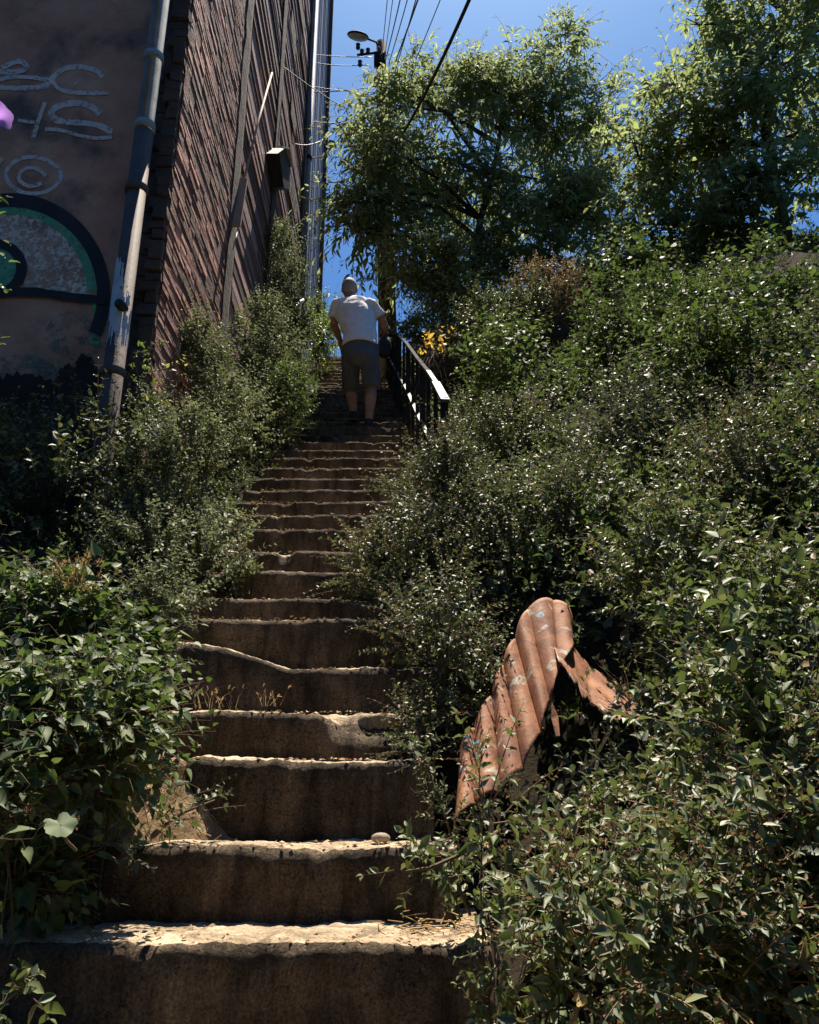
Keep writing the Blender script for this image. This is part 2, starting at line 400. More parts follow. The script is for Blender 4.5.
stairs = empty('staircase', (-.4, 1.85, zs(1.85)), 'long flight of worn uneven concrete steps climbing the hillside', 'staircase')
for k, (d, z) in enumerate(STEPS):
    n = k - NLOW + 1
    x0, x1 = float(Ll(d)) - .12, float(Rr(d)) + .02
    hz = None; chip = 1.0; brk = None
    if n == 1: x1 = .17
    if n == 2: x0, x1 = -1.5, .12
    if n == 3: x0 = -.64; x1 = .07; chip = 1.4
    if n == 4:
        x0 = -.80; x1 = .07
        brk = lambda x: float(np.interp(x, [-.30, -.24, -.1, .02, .08], [0, .05, .10, .13, .13])) * (1 + .5 * fbm(x * 12, 3, 3))
    if n == 5:
        hz = lambda x: float(np.interp(x, [-1.2, -.86, -.7, -.62, -.5, -.42, .3], [.12, .10, .075, .055, .02, 0, 0]))
    if n == 6: chip = .6
    near = 0 < n < 12
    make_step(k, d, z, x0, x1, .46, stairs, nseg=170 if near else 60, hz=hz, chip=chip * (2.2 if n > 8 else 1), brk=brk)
# broken lump on the right of the fourth step
d4, z4 = STEPS[NLOW + 3]

# ------------------------------------------------------------------ leaves
def leaf_tpl(kind):
    if kind == 'simple':
        v = [(0, 0, 0), (.42, .24, .07), (1, 0, -.08), (.42, -.24, .07)]; f = [(0, 2, 1), (0, 3, 2)]
    elif kind == 'lance':
        v = [(0, 0, 0), (.35, .10, .03), (.7, .075, -.02), (1, 0, -.16), (.7, -.075, -.02), (.35, -.10, .03), (.5, 0, -.02)]
        f = [(0, 6, 1), (1, 6, 2), (2, 6, 3), (3, 6, 4), (4, 6, 5), (5, 6, 0)]
    elif kind == 'ovate':
        v = [(0, 0, 0), (.22, .22, .05), (.5, .25, .06), (.8, .11, .0), (1, 0, -.10), (.8, -.11, .0), (.5, -.25, .06), (.22, -.22, .05), (.3, 0, -.02), (.7, 0, -.04)]
        f = [(0, 8, 1), (1, 8, 2), (2, 8, 9), (2, 9, 3), (3, 9, 4), (4, 9, 5), (5, 9, 6), (6, 9, 8), (6, 8, 7), (7, 8, 0)]
    elif kind == 'heart':
        v = [(0, 0, 0), (-.12, .22, .04), (.1, .42, .08), (.42, .36, .04), (.74, .16, -.03), (1, 0, -.14),
             (.74, -.16, -.03), (.42, -.36, .04), (.1, -.42, .08), (-.12, -.22, .04), (.35, 0, -.05), (.7, 0, -.07)]
        f = [(0, 10, 1), (1, 10, 2), (2, 10, 3), (3, 10, 11), (3, 11, 4), (4, 11, 5), (5, 11, 6), (6, 11, 7), (7, 11, 10), (7, 10, 8), (8, 10, 9), (9, 10, 0)]
    elif kind == 'blade':
        v = [(0, -.015, 0), (0, .015, 0), (.5, .012, .02), (.5, -.012, .02), (1, 0, -.12)]
        f = [(0, 1, 2), (0, 2, 3), (3, 2, 4)]
    return np.array(v, float), np.array(f, int)

def nrm(a): return a / np.maximum(np.linalg.norm(a, axis=-1, keepdims=True), 1e-9)

class Leaves:
    def __init__(s): s.V = []; s.T = []; s.M = []; s.n = 0
    def put(s, Pn, Xd, Nn, S, kind='ovate', m=0, wid=1.0):
        tv, tf = leaf_tpl(kind); tv = tv * np.array([1, wid, 1])
        Xd = nrm(Xd); Nn = nrm(Nn - Xd * (Nn * Xd).sum(1, keepdims=True)); Y = np.cross(Nn, Xd)
        k = len(Pn); curl = rng.uniform(-.5, 1.6, (k, 1))
        tz = tv[None, :, 2] * (1 + curl) 
        W = rng.uniform(.8, 1.2, (k, 1, 1))
        V = Pn[:, None] + S[:, None, None] * (tv[None, :, 0, None] * Xd[:, None] + tv[None, :, 1, None] * Y[:, None] * W + tz[:, :, None] * Nn[:, None])
        T = tf[None] + (np.arange(k) * len(tv))[:, None, None] + s.n
        s.V.append(V.reshape(-1, 3)); s.T.append(T.reshape(-1, 3)); s.M.append(np.full(k * len(tf), m)); s.n += k * len(tv)
    def sticks(s, A, B, ra, rb, m=1):
        """thin three-sided twigs from A to B"""
        A = np.asarray(A, float); B = np.asarray(B, float); k = len(A)
        t = nrm(B - A); h = np.tile([[.31, .2, .93]], (k, 1)); x = nrm(np.cross(t, h)); y = np.cross(t, x)
        ring = [(math.cos(q), math.sin(q)) for q in (0, 2.094, 4.189)]
        ra = np.broadcast_to(np.asarray(ra, float), (k,))[:, None]; rb = np.broadcast_to(np.asarray(rb, float), (k,))[:, None]
        V = np.stack([A + ra * (c * x + q * y) for c, q in ring] + [B + rb * (c * x + q * y) for c, q in ring], 1)
        tf = np.array([(0, 1, 4), (0, 4, 3), (1, 2, 5), (1, 5, 4), (2, 0, 3), (2, 3, 5)])
        T = tf[None] + (np.arange(k) * 6)[:, None, None] + s.n
        s.V.append(V.reshape(-1, 3)); s.T.append(T.reshape(-1, 3)); s.M.append(np.full(k * 6, m)); s.n += k * 6
    def build(s, name, mats, parent=None, smooth=False):
        return np_mesh(name, np.concatenate(s.V), np.concatenate(s.T), mats, parent, np.concatenate(s.M), smooth)

def shoots(L, O, Dr, length, nodes, size, kind='ovate', droop=0.2, spread=1.0, up=.8, pair=True, twig=.0016, wid=1.0, stalk=.0, m=0, tipsmall=.45, seed=0, seed_m=2):
    """leafy shoots: O origins, Dr directions; leaves in turning pairs along each"""
    k = len(O); Dr = nrm(Dr)
    Ls = length * rng.uniform(.5, 1.5, k); sf = np.exp(rng.normal(0, .2, k))
    h = nrm(np.cross(Dr, rng.normal(size=(k, 3))))
    bend = rng.normal(0, .25, (k, 1)) * h + np.array([[0, 0, -droop]])
    ang0 = rng.uniform(0, 6.28, k)
    side = nrm(np.cross(Dr, np.array([[.1, .2, 1.0]]))); side2 = np.cross(Dr, side)
    prev = O.copy()
    for j in range(1, nodes + 1):
        t = j / nodes
        pt = O + Ls[:, None] * (Dr * t + bend * t * t * .8)
        L.sticks(prev, pt, twig * (1.3 - t * .8), twig * (1.2 - t * .8), 1)
        tang = nrm(pt - prev); prev = pt
        for q in range(2 if pair else 1):
            ang = ang0 + j * (1.571 if pair else 2.4) + q * 3.1416 + rng.normal(0, .35, k)
            out = side * np.cos(ang)[:, None] + side2 * np.sin(ang)[:, None]
            X = nrm(out * spread + tang * (.55 + .4 * t) + rng.normal(0, .22, (k, 3)) + np.array([[0, 0, -droop * .8]]))
            Nn = np.array([[0, -.3, up]]) + tang * .35 + rng.normal(0, .48, (k, 3))
            S = size * sf * rng.uniform(.6, 1.25, k) * (1 - (1 - tipsmall) * t ** 1.5)
            keep = rng.random(k) > .08
            o = pt + out * stalk
            if stalk > 0: L.sticks(pt[keep], o[keep], .0008, .0007, 1)
            L.put(o[keep], X[keep], Nn[keep], S[keep], kind, m, wid)
        if seed and j > nodes * .35:
            for q in range(seed):
                o = pt + rng.normal(0, .008, (k, 3)) - Dr * rng.uniform(0, Ls / nodes, k)[:, None]
                L.put(o, rng.normal(size=(k, 3)), rng.normal(size=(k, 3)), rng.uniform(.005, .011, k), 'simple', seed_m, 1.6)

SUNNY = [tuple(P(*q)) for q in ((465, 790, 2.35), (500, 750, 2.5), (525, 700, 2.62), (545, 650, 2.8), (575, 670, 2.8), (610, 700, 2.75), (470, 930, 2.0))]
def hollow(O):
    """the bare hollow round the metal sheet and the open right ends of the lowest steps stay free of growth"""
    c_ = np.array([.35, 2.3, float(zs(2.3)) + .22]); q = (O - c_) / np.array([.36, .62, .36])
    c2 = np.array([.42, 1.9, float(zs(2.0)) + .25]); q2 = (O - c2) / np.array([.24, .5, .32])
    S_ = np.array(sv); ok = np.ones(len(O), bool)
    for (ax_, ay_, az_) in SUNNY:
        r_ = O - np.array([ax_, ay_, az_]); t_ = np.clip(r_ @ S_, 0, 1.6); ds2_ = ((r_ - t_[:, None] * S_) ** 2).sum(1)
        ok &= (ds2_ > .15 ** 2) | ((rng.random(len(O)) < .12) & (t_ > .15))
    return ok & ((q ** 2).sum(1) > 1) & ((q2 ** 2).sum(1) > 1) & ~((O[:, 1] < 2.3) & (O[:, 0] < .22)) & ~((O[:, 1] < 2.9) & (O[:, 0] < -.02))

def branch_tubes(mb, base, tips, r0, wob=.12, n=6):
    for tp in tips:
        a = Vector(base) + Vector((random.uniform(-.04, .04), random.uniform(-.04, .04), -.05)); b = Vector(tp); pts = []
        ln = (b - a).length; off = Vector((random.gauss(0, 1), random.gauss(0, 1), .5)) * wob * ln
        for k in range(6):
            t = k / 5; pts.append(a.lerp(b, t) + off * math.sin(t * math.pi) * .6 + Vector((random.gauss(0, 1), random.gauss(0, 1), 0)) * .012 * ln * (k not in (0, 5)))
        mb.tube(pts, [r0 * (1 - .75 * k / 5) for k in range(6)], n)

def shrub(name, label, cat, c, rad, nsh, leafmat, kind='ovate', size=.035, length=.22, nodes=6, up=.8, droop=.15,
          shell=.45, stems=9, r0=.009, group=None, dirup=.6, wid=1.0, spread=1.0, pair=True, seed=0, twigm='twig', lumps=8, stalk=0.0, base=None, twig=.0016, clear=None):
    c = np.array(c, float); rad = np.array(rad, float)
    gz = float(ground(c[0], c[1])) if base is None else base[2]
    bp = (c[0], c[1], gz) if base is None else base
    root = empty(name, bp, label, cat, group)
    # lumps: sub-clumps that give light and dark, gaps between
    lc = nrm(rng.normal(size=(lumps, 3))) * rng.uniform(.35, .78, (lumps, 1)); lr = rng.uniform(.26, .5, lumps)
    which = rng.integers(0, lumps, nsh)
    dv = nrm(rng.normal(size=(nsh, 3)) + np.array([[0, -.25, .35]]))
    rr = rng.uniform(shell, 1, (nsh, 1)) ** .6
    q = lc[which] + dv * rr * lr[which][:, None]
    O = c + q * rad
    gg = ground(O[:, 0], O[:, 1]); O[:, 2] = np.maximum(O[:, 2], gg + .02)
    if clear is not None:
        kp = clear(O)
        if kp.sum() < 6: kp[:] = False; kp[np.argsort(-O[:, 0])[:12]] = True
        O = O[kp]; dv = dv[kp]; q = q[kp]; nsh = len(O)
    Dr = nrm(dv) * .8 + nrm(q) * .4 + np.array([[0, 0, dirup]]) + rng.normal(0, .25, (nsh, 3))
    L = Leaves()
    shoots(L, O, Dr, length, nodes, size, kind, droop, spread, up, pair, twig, wid, stalk, seed=seed)
    mats = [M[leafmat], M[twigm], M['seed']]
    L.build('foliage', mats, root)
    mb = MB()
    tips = O[rng.integers(0, nsh, stems)]
    branch_tubes(mb, bp, tips, r0)
    mb.build('stems', M['bark'], root, True)
    return root

# ------------------------------------------------------------------ buildings on the left
WX = lambda d: -1.62 - .019 * (d - 4.5) - .012 * max(0, d - 9)
YF = 4.62           # plane of the graffiti wall
b1 = empty('brick_building', (-3.0, 5.4, float(ground(-3, 4.3))), 'dark plastered building with graffiti and an exposed brick side wall left of the steps', 'building')
zb, zt = .4, 11.5
mb = MB(); mb.box((-6.45, YF + .15, (zb + zt) / 2), (9.1, .3, zt - zb)); mb.build('graffiti_wall', M['plaster'], b1)
# pilaster
mb = MB(); mb.box((-1.80, 4.66, (zb + zt) / 2), (.18, .24, zt - zb)); 
for k in range(60):
    z = 1.4 + k * .17
    mb.box((-1.81, 4.535 + random.uniform(-.008, .004), z), (.15, .03, .16), jit=.006)
for k in range(125):
    z = 1.2 + k * .083; w_ = random.uniform(.07, .13)
    mb.box((-1.625 - w_ / 2 + random.uniform(-.012, .004), 4.50 + random.uniform(-.012, .012), z), (w_, .08, random.uniform(.06, .085)), jit=.008)
mb.build('corner_pilaster', M['dark_plaster'], b1)
# real bricks on the side wall
mb = MB(); mm = MB()
bl, bh, gap = .30, .046, .010
row = 0; z = zb + .6
while z < zt - .1:
    off = (row % 2) * bl / 2
    zr = z - H
    dmax = 6.18 - .06 * math.sin(zr * .9) - max(0, (zr - 3.2)) * .03 + random.uniform(-.06, .06)
    y = 4.5 - off
    while y < dmax:
        y0, y1 = max(y, 4.5), min(y + bl, dmax)
        if y1 - y0 > .05 and random.random() > .02:
            p = random.uniform(-.003, .004) + (random.random() < .04) * random.uniform(-.012, .006)
            x = WX((y0 + y1) / 2)
            R = Matrix.Rotation(.019 + random.gauss(0, .004), 3, 'Z') @ Matrix.Rotation(random.gauss(0, .008), 3, 'X') @ Matrix.Rotation(-.04 + random.gauss(0, .03), 3, 'Y')
            mb.box((x - .05 + p, (y0 + y1) / 2, z), (.1, y1 - y0 - gap, bh), R, jit=.003)
        y += bl
    # bricks turned to the front of the corner
    z += bh + gap; row += 1
mb.build('brick_side_wall', M['brick'], b1)
mm.box((-1.690, 5.42, (zb + zt) / 2), (.1, 1.74, zt - zb), Matrix.Rotation(.019, 3, 'Z')); mm.build('mortar_core', M['mortar'], b1)
# dark strip of plaster where the two houses meet
mb = MB(); nz = 70
vs = []; 
for k in range(nz + 1):
    z = zb + (zt + 3 - zb) * k / nz
    e = .05 * fbm(0, 0, z * 1.3)
    for (x, y) in ((-1.9, 6.12 + e), (WX(6.2) + .012 + .01 * fbm(1, 3, z * 4), 6.12 + e), (WX(6.4) + .02, 6.30 + e), (WX(6.4) + .004, 6.40 + e), (-1.9, 6.44)):
        vs.append((x, y, z))
fs = [(k * 5 + j, k * 5 + j + 1, (k + 1) * 5 + j + 1, (k + 1) * 5 + j) for k in range(nz) for j in range(4)]
mb.add(vs, fs); mb.build('plaster_strip', M['dark_plaster'], b1)
# graffiti, in the plane of the wall
def onwall(px, py, off=0.0):
    yy = YF - off
    return P(px, py, yy)
def spray_mat(name, col, col2, cover=.45, scale=26, rough=.8):
    m, nt, b, out = new_mat(name)
    co = objco(nt); n = noise_n(nt, scale, 8, .75, co)
    c = ramp(nt, noise_n(nt, 6, 5, .6, co).outputs['Fac'], [(.3, col), (.7, col2)])
    nt.links.new(c.outputs[0], b.inputs['Base Color']); b.inputs['Roughness'].default_value = rough
    f = ramp(nt, n.outputs['Fac'], [(max(0, cover - .06), 0.0), (cover + .06, 1.0)])
    tr = N(nt, 'ShaderNodeBsdfTransparent'); mx = N(nt, 'ShaderNodeMixShader')
    nt.links.new(f.outputs[0], mx.inputs[0]); nt.links.new(tr.outputs[0], mx.inputs[1]); nt.links.new(b.outputs[0], mx.inputs[2])
    nt.links.new(mx.outputs[0], out.inputs['Surface']); return m
M['spray_white'] = spray_mat('spray_white', (.5, .48, .48), (.72, .7, .7), .42, 30)
M['spray_black'] = spray_mat('spray_black', (.012, .012, .016), (.03, .03, .035), .3, 30)
M['spray_green'] = spray_mat('spray_green', (.06, .3, .18), (.16, .5, .3), .42, 14)
M['spray_pale'] = spray_mat('spray_pale', (.55, .53, .48), (.78, .75, .68), .49, 26)
M['spray_dim'] = spray_mat('spray_dim', (.10, .14, .11), (.2, .24, .2), .55, 12)

def stroke(mb, pts, w, off, closed=False):
    pts = [Vector(p + (0,)) for p in pts]
    # Catmull-Rom
    out = []
    n = len(pts)
    for i in range(n - (0 if closed else 1)):
        p0, p1, p2, p3 = (pts[(i - 1) % n] if closed or i > 0 else pts[i]), pts[i], pts[(i + 1) % n], (pts[(i + 2) % n] if closed or i + 2 < n else pts[(i + 1) % n])
        for k in range(8):
            t = k / 8
            out.append(.5 * ((2 * p1) + (p2 - p0) * t + (2 * p0 - 5 * p1 + 4 * p2 - p3) * t * t + (3 * p1 - p0 - 3 * p2 + p3) * t ** 3))
    out.append(pts[0] if closed else pts[-1])
    vs = []
    for i, p in enumerate(out):
        t = (out[min(i + 1, len(out) - 1)] - out[max(i - 1, 0)]); t.normalize()
        nn = Vector((-t.y, t.x, 0)); ww = w * (1 + .25 * noise.noise(Vector((i * .35, off * 900, 0))))
        for s in (-1, 1):
            q = p + nn * s * ww / 2; vs.append(onwall(q.x, q.y, off))
    mb.add(vs, [(2 * i, 2 * i + 1, 2 * i + 3, 2 * i + 2) for i in range(len(out) - 1)])
mb = MB()
stroke(mb, [(103, 77), (95, 70), (80, 67), (66, 68), (55, 75), (48, 84), (38, 87), (18, 88), (0, 87), (-12, 83)], 5, .004)
stroke(mb, [(0, 80), (10, 77), (28, 77), (42, 79), (52, 81), (58, 88), (70, 92), (90, 93), (108, 93)], 4, .006)
stroke(mb, [(76, 82), (77, 83)], 5, .008)
stroke(mb, [(2, 68), (14, 62), (22, 62), (27, 67), (20, 71), (6, 72), (-6, 70)], 5, .008)
stroke(mb, [(45, 102), (40, 116), (36, 128), (33, 138)], 4, .004)
stroke(mb, [(18, 120), (30, 122), (40, 122)], 3, .006)
stroke(mb, [(100, 114), (92, 107), (78, 103), (62, 105), (52, 111), (55, 119), (68, 122), (84, 123), (100, 126), (112, 132)], 6, .004)
stroke(mb, [(45, 129), (60, 130), (78, 135), (95, 138), (112, 137)], 3.5, .006)
stroke(mb, [(6, 173), (14, 162), (28, 157), (44, 159), (57, 167), (61, 176), (54, 187), (40, 193), (22, 192), (10, 184)], 4, .004, True)
stroke(mb, [(46, 176), (38, 169), (27, 168), (20, 173), (20, 181), (30, 186), (42, 183)], 4, .006)
stroke(mb, [(2, 158), (-4, 166)], 4, .006)
mb.build('white_spray_lettering', M['spray_white'], b1)
def disc(mb, cx, cy, rx, ry, off, a0=0, a1=360, inner=None, n=40):
    aa = [math.radians(a0 + (a1 - a0) * k / n) for k in range(n + 1)]
    o = [onwall(cx + rx * math.cos(a), cy - ry * math.sin(a), off) for a in aa]
    if inner:
        i_ = [onwall(cx + inner[0] * math.cos(a), cy - inner[1] * math.sin(a), off) for a in aa]
        mb.add(o + i_, [(k, k + 1, n + 2 + k, n + 1 + k) for k in range(n)])
    else:
        mb.add(o + [onwall(cx, cy, off)], [(k, k + 1, n + 1) for k in range(n)])
mb = MB(); disc(mb, 10, 294, 84, 84, .003, 0, 180); mb.build('pale_spray_eye', M['spray_pale'], b1)
mb = MB(); disc(mb, 10, 294, 88, 90, .005, 2, 120, (77, 80)); disc(mb, -2, 268, 20, 22, .010); mb.build('green_spray_band', M['spray_green'], b1)
mb = MB(); disc(mb, 10, 294, 100, 101, .007, -25, 180, (87, 87)); disc(mb, -4, 268, 31, 29, .012, 0, 360, (20, 20))
stroke(mb, [(-20, 294), (30, 292), (70, 297), (105, 300)], 9, .013); mb.build('black_spray_outline', M['spray_black'], b1)
mb = MB()
stroke(mb, [(95, 300), (98, 320), (94, 345)], 9, .004); mb.build('green_spray_streak', M['spray_green'], b1)
mb = MB()
for q in ((75, 335, 30, 24), (20, 372, 34, 18)): disc(mb, *q, .004)
mb.build('faded_spray_patch', M['spray_dim'], b1)
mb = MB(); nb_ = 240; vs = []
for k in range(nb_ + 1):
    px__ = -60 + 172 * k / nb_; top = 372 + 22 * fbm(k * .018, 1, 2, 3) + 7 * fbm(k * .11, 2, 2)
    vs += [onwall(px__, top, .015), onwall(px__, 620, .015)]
mb.add(vs, [(2 * k, 2 * k + 1, 2 * k + 3, 2 * k + 2) for k in range(nb_)]); mb.build('shade_stained_base', M['shade_stain'], b1)  # dark panel paints in the staining and deep shade at the wall foot
# drainpipe
px_, py_ = -1.79, 4.33
def tube_o(name, pts, rs, mat, parent, n=14): 
    m_ = MB(); m_.tube(pts, rs, n); return m_.build(name, mat, parent, True)
zbrk = P(138, 130, 4.33).z; zpa, zpb = P(120, 262, 4.33).z, P(115, 352, 4.33).z
up = tube_o('upper_drainpipe', [(px_, py_, zbrk), (px_ + .0, py_, 5), (px_, py_, zt)], .058, M['grey_pipe'], b1)
for z in (zbrk + .02, zbrk + .62, zbrk + 1.35, zbrk + 2.4):
    m_ = MB(); m_.tube([(px_, py_, z - .03), (px_, py_, z + .03)], .068, 14); m_.box((px_, py_ + .11, z), (.03, .2, .03)); m_.build('pipe_collar', M['grey_pipe'], up, True)
lo = tube_o('lower_drainpipe', [(px_ - .01, py_, .9), (px_ + .005, py_, 2.2), (px_, py_, zbrk - .02)], [.066, .064, .062], M['dark_pipe'], b1)
for z in (zpa + .55, zpb - .15, zpb - .8):
    m_ = MB(); m_.tube([(px_, py_, z - .025), (px_, py_, z + .025)], .075, 14); m_.build('pipe_collar', M['dark_pipe'], lo, True)
# spilled pale blue paint on the pipe, with drips
mb = MB(); n = 48; vs = []; fs = []; nz = 110
for k in range(nz + 1):
    z = zpb + (zpa - zpb) * k / nz
    for j in range(n + 1):
        a = math.pi * (.95 + 1.1 * j / n); r = .0685
        vs.append((px_ + r * math.cos(a), py_ + r * math.sin(a), z))
for k in range(nz):
    t = k / nz
    for j in range(n):
        u = j / n
        lim = .25 + .75 * (1 - t) ** .6
        drip = fbm(j * .27, k * .02, 3) * .5
        if u < lim + drip * .4 and t > .32 * abs(fbm(j * .43, 0, 5)) * 2.2: fs.append((k * (n + 1) + j, k * (n + 1) + j + 1, (k + 1) * (n + 1) + j + 1, (k + 1) * (n + 1) + j))
mb.add(vs, fs); mb.build('paint_spill', M['blue_paint'], lo, True)
mb = MB(); q = P(121, 304, 4.24); mb.tube([q + Vector((0, .05, 0)), q + Vector((0, -.03, -.015))], .03, 12); mb.build('pipe_stub', M['black_paint'], lo, True)

# second house: weathered boards in streaked mauve and brown
def siding(mb, d0, d1, z0, z1, hmin, hmax, xoff=0.0, rough_=.012, lens=(1.0, 3.2), miss=.03):
    z = z0
    while z < z1:
        h = random.uniform(hmin, hmax); y = d0
        while y < d1:
            ln = random.uniform(*lens); y1 = min(y + ln, d1)
            if random.random() > miss:
                ym = (y + y1) / 2; p = random.uniform(-rough_, rough_)
                R = Matrix.Rotation(.019, 3, 'Z') @ Matrix.Rotation(-.06 + random.gauss(0, .04), 3, 'Y') @ Matrix.Rotation(random.gauss(0, .006), 3, 'X')
                mb.box((WX(ym) - .012 + xoff + p, ym, z + h / 2), (.022, y1 - y - .004, h + .012), R)
            y = y1
        z += h
def core(mb, d0, d1, z0, z1):
    mb.box((WX((d0 + d1) / 2) - .22, (d0 + d1) / 2, (z0 + z1) / 2), (.3, d1 - d0, z1 - z0))
b2 = empty('boarded_house', (-2.4, 8.6, float(ground(-1.7, 8.6))), 'tall house with streaked mauve and brown boards behind the brick wall', 'house')
mb = MB(); core(mb, 6.4, 10.9, 1.5, 16.3); mb.box((-5.5, 8.7, 8.8), (6.9, 4.3, 14.8)); mb.build('wall', M['dark_plaster'], b2)
mb = MB(); siding(mb, 6.42, 8.0, 1.6, 16.2, .05, .17); mb.build('weatherboards', M['boards'], b2)
mb = MB(); siding(mb, 8.28, 10.7, 3.0, 16.2, .06, .2, -.01); mb.build('weatherboards', M['boards'], b2)
mb = MB(); mb.box((WX(8.14) + .0, 8.14, 9.5), (.05, .22, 13.5)); mb.box((WX(10.8) + .01, 10.8, 9.5), (.06, .16, 13.5)); mb.build('corner_board', M['dark_plaster'], b2)
for k in range(9):
    mb = MB(); z = 5 + k * 1.15; mb.box((WX(9.3) + .006, 9.2 + random.uniform(-.5, .5), z), (.02, random.uniform(.4, 1.4), random.uniform(.25, .7))); mb.build('patch_panel', M['dark_plaster'], b2)
dp = tube_o('downpipe', [(WX(11) + .06, 10.98, 5.0), (WX(11) + .06, 10.98, 16.2)], .05, M['pale_boards'], b2)
for z in (6.5, 9, 11.5): 
    m_ = MB(); m_.tube([(WX(11) + .06, 10.98, z - .04), (WX(11) + .06, 10.98, z + .04)], .06, 12); m_.build('pipe_collar', M['iron'], dp)
b3 = empty('pale_house', (-2.4, 12.6, float(ground(-1.7, 12.6))), 'tall house in pale blue and white boards at the top of the steps', 'house')
mb = MB(); core(mb, 11.1, 14.0, 4, 20); mb.box((-5.5, 12.55, 12), (6.9, 2.8, 16)); mb.build('wall', M['dark_plaster'], b3)
mb = MB()
y = 11.15
while y < 14.0:
    w = random.uniform(.07, .2); mb.box((WX(y) - .02 + random.uniform(-.012, .012), y + w / 2, 12.9), (.03, w - .012, 13.8), Matrix.Rotation(random.gauss(.02, .05), 3, 'Z')); y += w
mb.build('vertical_boards', M['pale_boards'], b3)
mb = MB(); mb.box((WX(12.5) + .04, 12.5, 5.2), (.1, 2.9, 1.5)); mb.build('plinth', M['black_paint'], b3)
mb = MB(); mb.box((WX(14) + .04, 14.0, 12.8), (.1, .06, 13.9)); mb.build('corner_board', M['dark_plaster'], b3)

# lamp on a curved arm, on the pale house
p = P(331, 146, 11.3); fl = empty('wall_floodlight', P(300, 158, 11.3), 'small black floodlight on a curved arm at the pale house', 'wall light')
mb = MB(); mb.tube([P(300, 157, 11.3), P(312, 158, 11.3), P(322, 157, 11.3), P(328, 153, 11.3), p], .012, 8); mb.build('arm', M['pale_cable'], fl, True)
mb = MB(); mb.tube([p + Vector((-.02, 0, -.07)), p + Vector((0, 0, 0)), p + Vector((.02, 0, .05))], [.03, .045, .085], 12); mb.build('lamp_head', M['black_paint'], fl, True)
# dark metal box / cover on the boarded wall
cx = 7.9
cv = empty('metal_cover', P(283, 165, cx), 'dark angular sheet metal cover jutting from the boarded wall', 'cover')
x0 = WX(cx)
def pr(mb, poly, dx):   # prism sticking out of the wall: poly in (y, z) of wall side
    a_ = [Vector((x0 - .02, y, z)) for y, z in poly]; b_ = [Vector((x0 + dx, y, z)) for y, z in poly]; n = len(poly)
    mb.add(a_ + b_, [tuple(range(n)), tuple(range(n, 2 * n))[::-1]] + [(i, (i + 1) % n, n + (i + 1) % n, n + i) for i in range(n)])
zc = P(283, 165, cx).z
mb = MB(); pr(mb, [(cx - .3, zc - .1), (cx + .1, zc - .25), (cx + .5, zc + .05), (cx + .45, zc + .4), (cx + .05, zc + .3)], .16); mb.build('housing', M['black_paint'], cv)
mb = MB(); mb.bar((x0 + .17, cx - .35, zc - .05), (x0 + .18, cx + .1, zc + .34), .05, .015); mb.bar((x0 + .18, cx + .1, zc + .34), (x0 + .16, cx + .5, zc + .42), .05, .015); mb.build('flashing', M['steel'], cv)
# broken rod and batten hung on the wall
rd = empty('broken_rod', P(240, 225, 6.7), 'thin pale rod with a flat wooden batten hanging on the boarded wall', 'rod')
mb = MB(); mb.tube([P(272, 73, 7.2), P(258, 122, 6.8), P(243, 184, 6.35)], .012, 8); mb.build('rod', M['raw_wood'], rd, True)
mb = MB(); mb.bar(P(243, 180, 6.35), P(236, 226, 6.2), .085, .03, upv=(0, -1, 0)); mb.build('batten', M['raw_wood'], rd)
mb = MB(); mb.tube([P(238, 228, 6.2), P(233, 250, 6.1)], .006, 6); mb.build('wire_tail', M['pale_cable'], rd, True)
# grey pipe rail by the plinth
gr = empty('pipe_handrail', P(290, 330, 10), 'short grey pipe handrail slanting beside the dark plinth', 'handrail')
mb = MB(); mb.tube([P(271, 332, 9.6), P(288, 316, 10), P(300, 302, 10.4), P(303, 300, 10.6)], .025, 8); mb.build('rail', M['steel'], gr, True)
mb = MB(); q = P(300, 303, 10.4); mb.tube([q, (q.x, q.y, q.z - .9)], .025, 8); mb.build('post', M['iron'], gr, True)

# ------------------------------------------------------------------ iron balustrade
rl = empty('stair_balustrade', (.2, 4.1, float(zs(4.1))), 'black iron balustrade with sunlit flat rail along the right of the steps', 'railing')
def rx(d): return float(np.interp(d, [4.0, 7, 9, 12, 14], [.21, -.03, -.19, -.41, -.58]))
def rail_pt(d, h): return Vector((rx(d), d, float(zs(d)) + h))
ds_ = [5.0, 5.8, 7, 8.5, 10.5, 12.5, 14]
mb = MB()
for a_, b_ in zip(ds_[:-1], ds_[1:]): mb.bar(rail_pt(a_, .92), rail_pt(b_ + .01, .92), .03, .014)
mb.build('top_rail', M['iron_dull'], rl); mb = MB()
mb.bar(rail_pt(4.1, .86), rail_pt(4.55, .89), .05, .02)
mb.bar(rail_pt(4.55, .89), rail_pt(5.0, .92), .03, .02)
mb.build('rail_end', M['rail_top'], rl)
mb = MB(); ds2 = [4.05, 4.9, 5.8, 7, 9, 11, 14]
for a_, b_ in zip(ds2[:-1], ds2[1:]): mb.bar(rail_pt(a_, .42 if a_ > 4.1 else .5), rail_pt(b_, .42), .03, .014)
mb.build('lower_rail', M['rail_top'], rl)
k = 0; d = 4.15
while d < 14:
    mb = MB(); w = .045 if k % 3 == 0 else .026
    mb.bar(rail_pt(d, -.3), rail_pt(d, .86 if d < 4.6 else .91), w, w); mb.build('post' if k % 3 == 0 else 'baluster', M['iron'], rl); d += .42 if d < 6 else .55; k += 1

